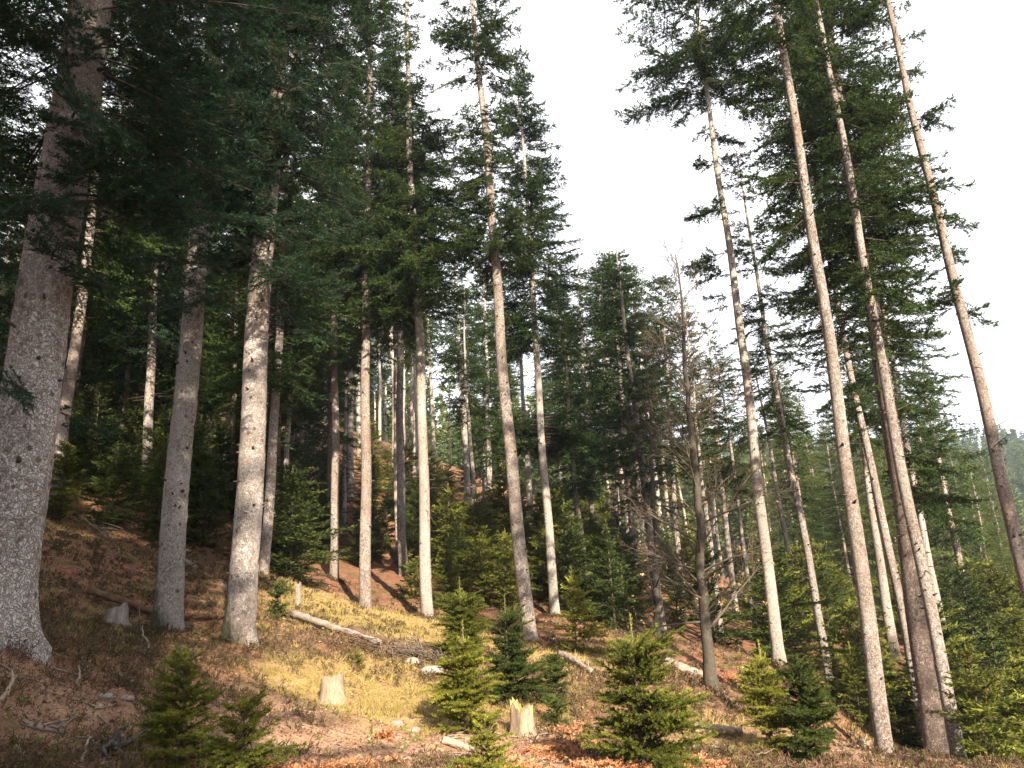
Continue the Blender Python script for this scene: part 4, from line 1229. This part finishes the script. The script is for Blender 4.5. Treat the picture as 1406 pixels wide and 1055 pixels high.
def stone(p, s, label, seed):
    rng = np.random.default_rng(seed); A = Acc(); n, m = 14, 9
    u = np.linspace(0, 2 * PI, n, endpoint=False); v = np.linspace(.05, PI - .05, m)
    k3 = rng.normal(0, 1.6, (5, 3)); ph = rng.uniform(0, 6, 5)
    D = np.stack([np.outer(np.sin(v), np.cos(u)), np.outer(np.sin(v), np.sin(u)), np.outer(np.cos(v), np.ones(n))], -1).reshape(-1, 3)
    rr = 1 + .12 * np.sin(D @ k3.T + ph).sum(1)
    V = D * rr[:, None] * np.array(s)
    i = np.arange(m - 1)[:, None] * n; j = np.arange(n)[None]; j2 = (j + 1) % n
    A.add(V, np.concatenate([np.stack([i + j, i + n + j, i + n + j2], -1).reshape(-1, 3), np.stack([i + j, i + n + j2, i + j2], -1).reshape(-1, 3)]))
    o = obj('stone', A.mesh('stone', ['stone'])); o.location = p + np.array([0, 0, s[2] * .35]); o.rotation_euler = (0, 0, rng.uniform(0, 6))
    return tag(o, label, 'stone')


stone(G(567, 912), (.15, .12, .07), 'grey stone lying under the end of the brushwood', 1)
stone(G(432, 862), (.24, .16, .12), 'grey stone under the upper end of the grey fallen log', 2)
stone(G(590, 925), (.20, .12, .08), 'flat sandy stone right of the stone under the brushwood', 3)
stone(G(175, 962), (.07, .06, .04), 'small pale stone in the heather left of the bottom-left spruce', 4)
stone(G(142, 960), (.09, .06, .04), 'small pinkish stone in the leaf litter left of the small pale stone', 5)
stone(G(545, 998), (.14, .10, .05), 'flat pale stone in the bare soil left of the yellow-green spruce', 6)
stone(G(565, 1006), (.12, .10, .05), 'flat pale stone nearest the foot of the yellow-green spruce', 7)


# ------------------------------------------------------------------ dead bracken
def bracken(p, n, size, label, seed):
    rng = np.random.default_rng(seed); st = Acc(); A = Acc(); P = []; D = []; L = []
    for _ in range(n):
        a = rng.uniform(0, 2 * PI); ln = size * rng.uniform(.6, 1.2); rise = rng.uniform(.25, .8)
        o = rng.normal(0, size * .25, 3) * [1, 1, 0]; s = np.linspace(0, 1, 9)
        q = o + np.stack([math.cos(a) * ln * s, math.sin(a) * ln * s, rise * ln * (s - .95 * s ** 2.2)], -1) + np.cumsum(rng.normal(0, .008, (9, 3)), 0)
        st.tube(q, np.linspace(.005, .002, 9), 3, 0, cap=False)
        dd = unit(np.gradient(q, axis=0))
        for k_ in range(2, 9):
            for sg in (-1, 1):
                sd = unit(np.cross([0, 0, 1.], dd[k_]) * sg + dd[k_] * .5 + rng.normal(0, .25, 3)); pl = ln * .32 * (1 - k_ / 9.5) + .02
                for u in np.linspace(0, 1, 5):
                    P.append(q[k_] + sd * pl * u); D.append(unit(sd + rng.normal(0, .3, 3))); L.append(.05)
    P = np.array(P); D = np.array(D); N = unit(np.array([[0, 0, 1.]]) + rng.normal(0, .4, (len(P), 3)))
    spread(P, D, N, np.array(L), np.array(L) * .3, A, rng.uniform(.1, .9, len(P)), rng, 3, .9)
    e = empty('dead_fern', p); obj('stalk', st.mesh('stalk', ['fern']), e); obj('frond', A.mesh('frond', ['fern']), e)
    return tag(e, label, 'fern')


for i, (px, py, n, sz, lab) in enumerate([
        (752, 1040, 26, .38, 'largest rust-brown bracken clump right of the split stump'),
        (790, 1025, 14, .35, 'rust-brown bracken at the left foot of the biggest bushy spruce'),
        (745, 1075, 16, .35, 'rust-brown bracken at the bottom edge below the split stump'),
        (325, 1062, 12, .26, 'orange dead fern poking up at the bottom edge by the low wide spruce'),
        (375, 1066, 10, .24, 'orange dead fern right of the low wide bottom-left spruce'),
        (522, 1012, 7, .16, 'small orange fern in the bare soil'),
        (1012, 930, 16, .45, 'reddish bracken on the bank right of the beech'),
        (840, 1062, 14, .36, 'brown bracken under the biggest bushy spruce'),
        (700, 1062, 14, .3, 'rust-brown bracken in front of the split stump'),
        (805, 1062, 18, .36, 'rust-brown bracken at the bottom edge left of the biggest bushy spruce'),
        (640, 1068, 12, .26, 'rust-brown bracken at the bottom edge left of the fresh seedling'),
        (775, 1008, 12, .28, 'faded bracken beside the tiny dark spruce'),
        (960, 1062, 14, .34, 'brown bracken at the bottom edge right of the biggest bushy spruce'),
        (860, 915, 10, .34, 'faded bracken on the bank behind the biggest bushy spruce'),
        (440, 1062, 12, .24, 'brown dead fern at the bottom edge below the sawn stump'),
        (500, 1060, 12, .22, 'orange dead fern at the bottom edge left of the fresh seedling')]):
    bracken(G(px, py), n, sz, lab, 200 + i)

# ------------------------------------------------------------------ ground cover (uncountable)
rngc = np.random.default_rng(99)


def scatter(n, dmin, dmax, pxl=-150, pxr=1550, power=1.0):
    d = np.exp(rngc.uniform(math.log(dmin), math.log(dmax), n)); px = rngc.uniform(pxl, pxr, n)
    x = (px - 703) / F * d
    return x, d, px


def clear(x, y):
    return np.ones(len(x), bool)


# grass in uneven tufts
x, y, px = scatter(34000, 6, 34); g = grassiness(x, y) + .25 * vnoise(x * 3, y * 3, 21)
keep = rngc.random(len(x)) < np.clip(g * 1.3 - .08, 0, 1); x, y = x[keep], y[keep]
m = 9; n = len(x) * m; size = np.repeat(rngc.lognormal(-2.25, .45, len(x)), m) * np.clip(.9 + .3 * vnoise(np.repeat(x, m), np.repeat(y, m), 23), .5, 1.5)
dx, dy = rngc.normal(0, .035, n), rngc.normal(0, .035, n)
xs, ys = np.repeat(x, m) + dx, np.repeat(y, m) + dy
P = np.stack([xs, ys, ground(xs, ys) - .01], -1)
D = unit(np.stack([dx * 9 + rngc.normal(.08, .4, n), dy * 9 + rngc.normal(0, .4, n), np.full(n, 1.0)], -1)); N = unit(rngc.normal(0, 1, (n, 3)))
A = Acc(); hh = np.clip(size * rngc.uniform(.6, 1.3, n), .03, .26)
spread(P, D, N, hh, np.clip(.0035 * ys / 8, .003, .014), A, np.clip(np.repeat(.5 + .3 * vnoise(x, y, 8) + rngc.normal(0, .15, len(x)), m) + rngc.normal(0, .15, n), 0, 1), rngc, 3, .45)
tag(obj('grass', A.mesh('grass', ['grass'])), 'yellowish hill grass on the open slope', 'grass', kind='stuff')

# heather and bilberry tufts
x, y, px = scatter(42000, 5, 34); g = grassiness(x, y); s_ = soilness(x, y)
keep = rngc.random(len(x)) < np.clip(.62 + .55 * vnoise(x, y, 12) - .8 * s_ - .30 * g, 0, 1); x, y = x[keep], y[keep]
for (bx_, by_), dm_ in MOUND:                                   # sprigs gathered round the trunk feet
    a_ = rngc.uniform(0, 2 * PI, 70); r_ = dm_ * .62 + rngc.exponential(.22, 70)
    x = np.concatenate([x, bx_ + r_ * np.cos(a_)]); y = np.concatenate([y, by_ + r_ * np.sin(a_)])
n = len(x); m = 5
xs = np.repeat(x, m) + rngc.normal(0, .05, n * m); ys = np.repeat(y, m) + rngc.normal(0, .05, n * m)
P = np.stack([xs, ys, ground(xs, ys) - .01], -1); D = unit(np.stack([rngc.normal(0, .55, n * m), rngc.normal(0, .55, n * m), np.full(n * m, 1.)], -1))
A = Acc(); hh = np.repeat(rngc.uniform(.06, .17, n), m) * rngc.uniform(.6, 1.2, n * m)
tint = np.clip(np.repeat(.45 + .35 * vnoise(x, y, 14), m) + rngc.normal(0, .18, n * m), 0, 1)
for u in (0, .35, .65):
    spread(P + D * (hh * u)[:, None], unit(D + rngc.normal(0, .35, D.shape)), unit(rngc.normal(0, 1, D.shape)), hh * .5, np.clip(hh * .09, .006, .02) * np.clip(ys / 10, .8, 2), A, tint, rngc, 3, .8)
tag(obj('heather', A.mesh('heather', ['heather'])), 'brownish heather and bilberry covering the shaded slope', 'heather', kind='stuff')

# low green herbs
x, y, px = scatter(16000, 5.5, 30); keep = rngc.random(len(x)) < np.clip(vnoise(x, y, 17) * 1.2 + .02, 0, .8); x, y = x[keep], y[keep]; n = len(x)
P = np.stack([x, y, ground(x, y)], -1); D = unit(np.stack([rngc.normal(0, .7, n), rngc.normal(0, .7, n), np.full(n, .8)], -1)); N = unit(rngc.normal(0, 1, (n, 3)))
A = Acc(); spread(P, D, N, rngc.uniform(.05, .12, n), np.full(n, .016), A, rngc.uniform(.1, .9, n), rngc, 5, 1.1)
tag(obj('low_herb', A.mesh('low_herb', ['herb'])), 'small green moss and herb tufts between the heather', 'herbs', kind='stuff')

# leaf and bark litter
x, y, px = scatter(100000, 5, 32); s_ = soilness(x, y)
keep = rngc.random(len(x)) < np.clip(.5 + .6 * s_, 0, 1); x, y = x[keep], y[keep]; n = len(x)
P = np.stack([x, y, ground(x, y) + rngc.uniform(.004, .03, n)], -1); a = rngc.uniform(0, 2 * PI, n)
D = np.stack([np.cos(a), np.sin(a), rngc.normal(0, .3, n)], -1); N = unit(np.array([[0, 0, 1.]]) + rngc.normal(0, .5, (n, 3)))
A = Acc(); ll = rngc.uniform(.02, .055, n) * (.8 + y / 30)
spread(P, unit(D), N, ll, ll * .5, A, np.clip(rngc.beta(1.6, 2.4, n), 0, 1), rngc, 1, 0)
tag(obj('leaf_litter', A.mesh('leaf_litter', ['litter'])), 'brown and pinkish fallen leaves and bark chips', 'litter', kind='stuff')

# fine twigs on the ground
A = Acc(); x, y, px = scatter(900, 5.5, 24)
for xx, yy in zip(x, y):
    a = rngc.uniform(0, 2 * PI); L = rngc.uniform(.1, .55); s = np.linspace(-.5, .5, 4)
    P = np.stack([xx + math.cos(a) * L * s, yy + math.sin(a) * L * s, 0 * s], -1) + np.cumsum(rngc.normal(0, .012, (4, 3)), 0)
    P[:, 2] = ground(P[:, 0], P[:, 1]) + .02
    A.tube(P, np.linspace(.008, .003, 4) * rngc.uniform(.5, 1.4), 4, 0, cap=False)
tag(obj('twig_litter', A.mesh('twig_litter', ['deadwood'])), 'thin dry twigs strewn over the slope', 'twigs', kind='stuff')

# ------------------------------------------------------------------ haze between the viewpoint and the far hill
hz = Acc()
HZTOP = max(ground(XX, YY)[(abs(XX) < 655) & (abs(YY) < 655)].max(), 60) + 26
print('haze top', HZTOP, 'lowest', ZZ[(abs(XX) < 655) & (abs(YY) < 655)].min())
c = np.array([[x, y, z] for z in (-300, HZTOP) for y in (-650, 650) for x in (-650, 650)], float)
hz.add(c, [[0, 2, 1], [1, 2, 3], [4, 5, 6], [5, 7, 6], [0, 1, 4], [1, 5, 4], [2, 6, 3], [3, 6, 7], [0, 4, 2], [2, 4, 6], [1, 3, 5], [3, 7, 5]])
k = Nodes('thin_haze'); v = k.n('ShaderNodeVolumePrincipled')
v.inputs['Color'].default_value = (0.68, 0.82, 1.0, 1); v.inputs['Density'].default_value = 0.00035; v.inputs['Anisotropy'].default_value = 0.3
k.l(v.outputs['Volume'], k.out.inputs['Volume']); MAT['haze'] = k.m
tag(obj('haze', hz.mesh('haze', ['haze'])), 'thin pale haze veiling the far hillside', 'haze', kind='stuff')
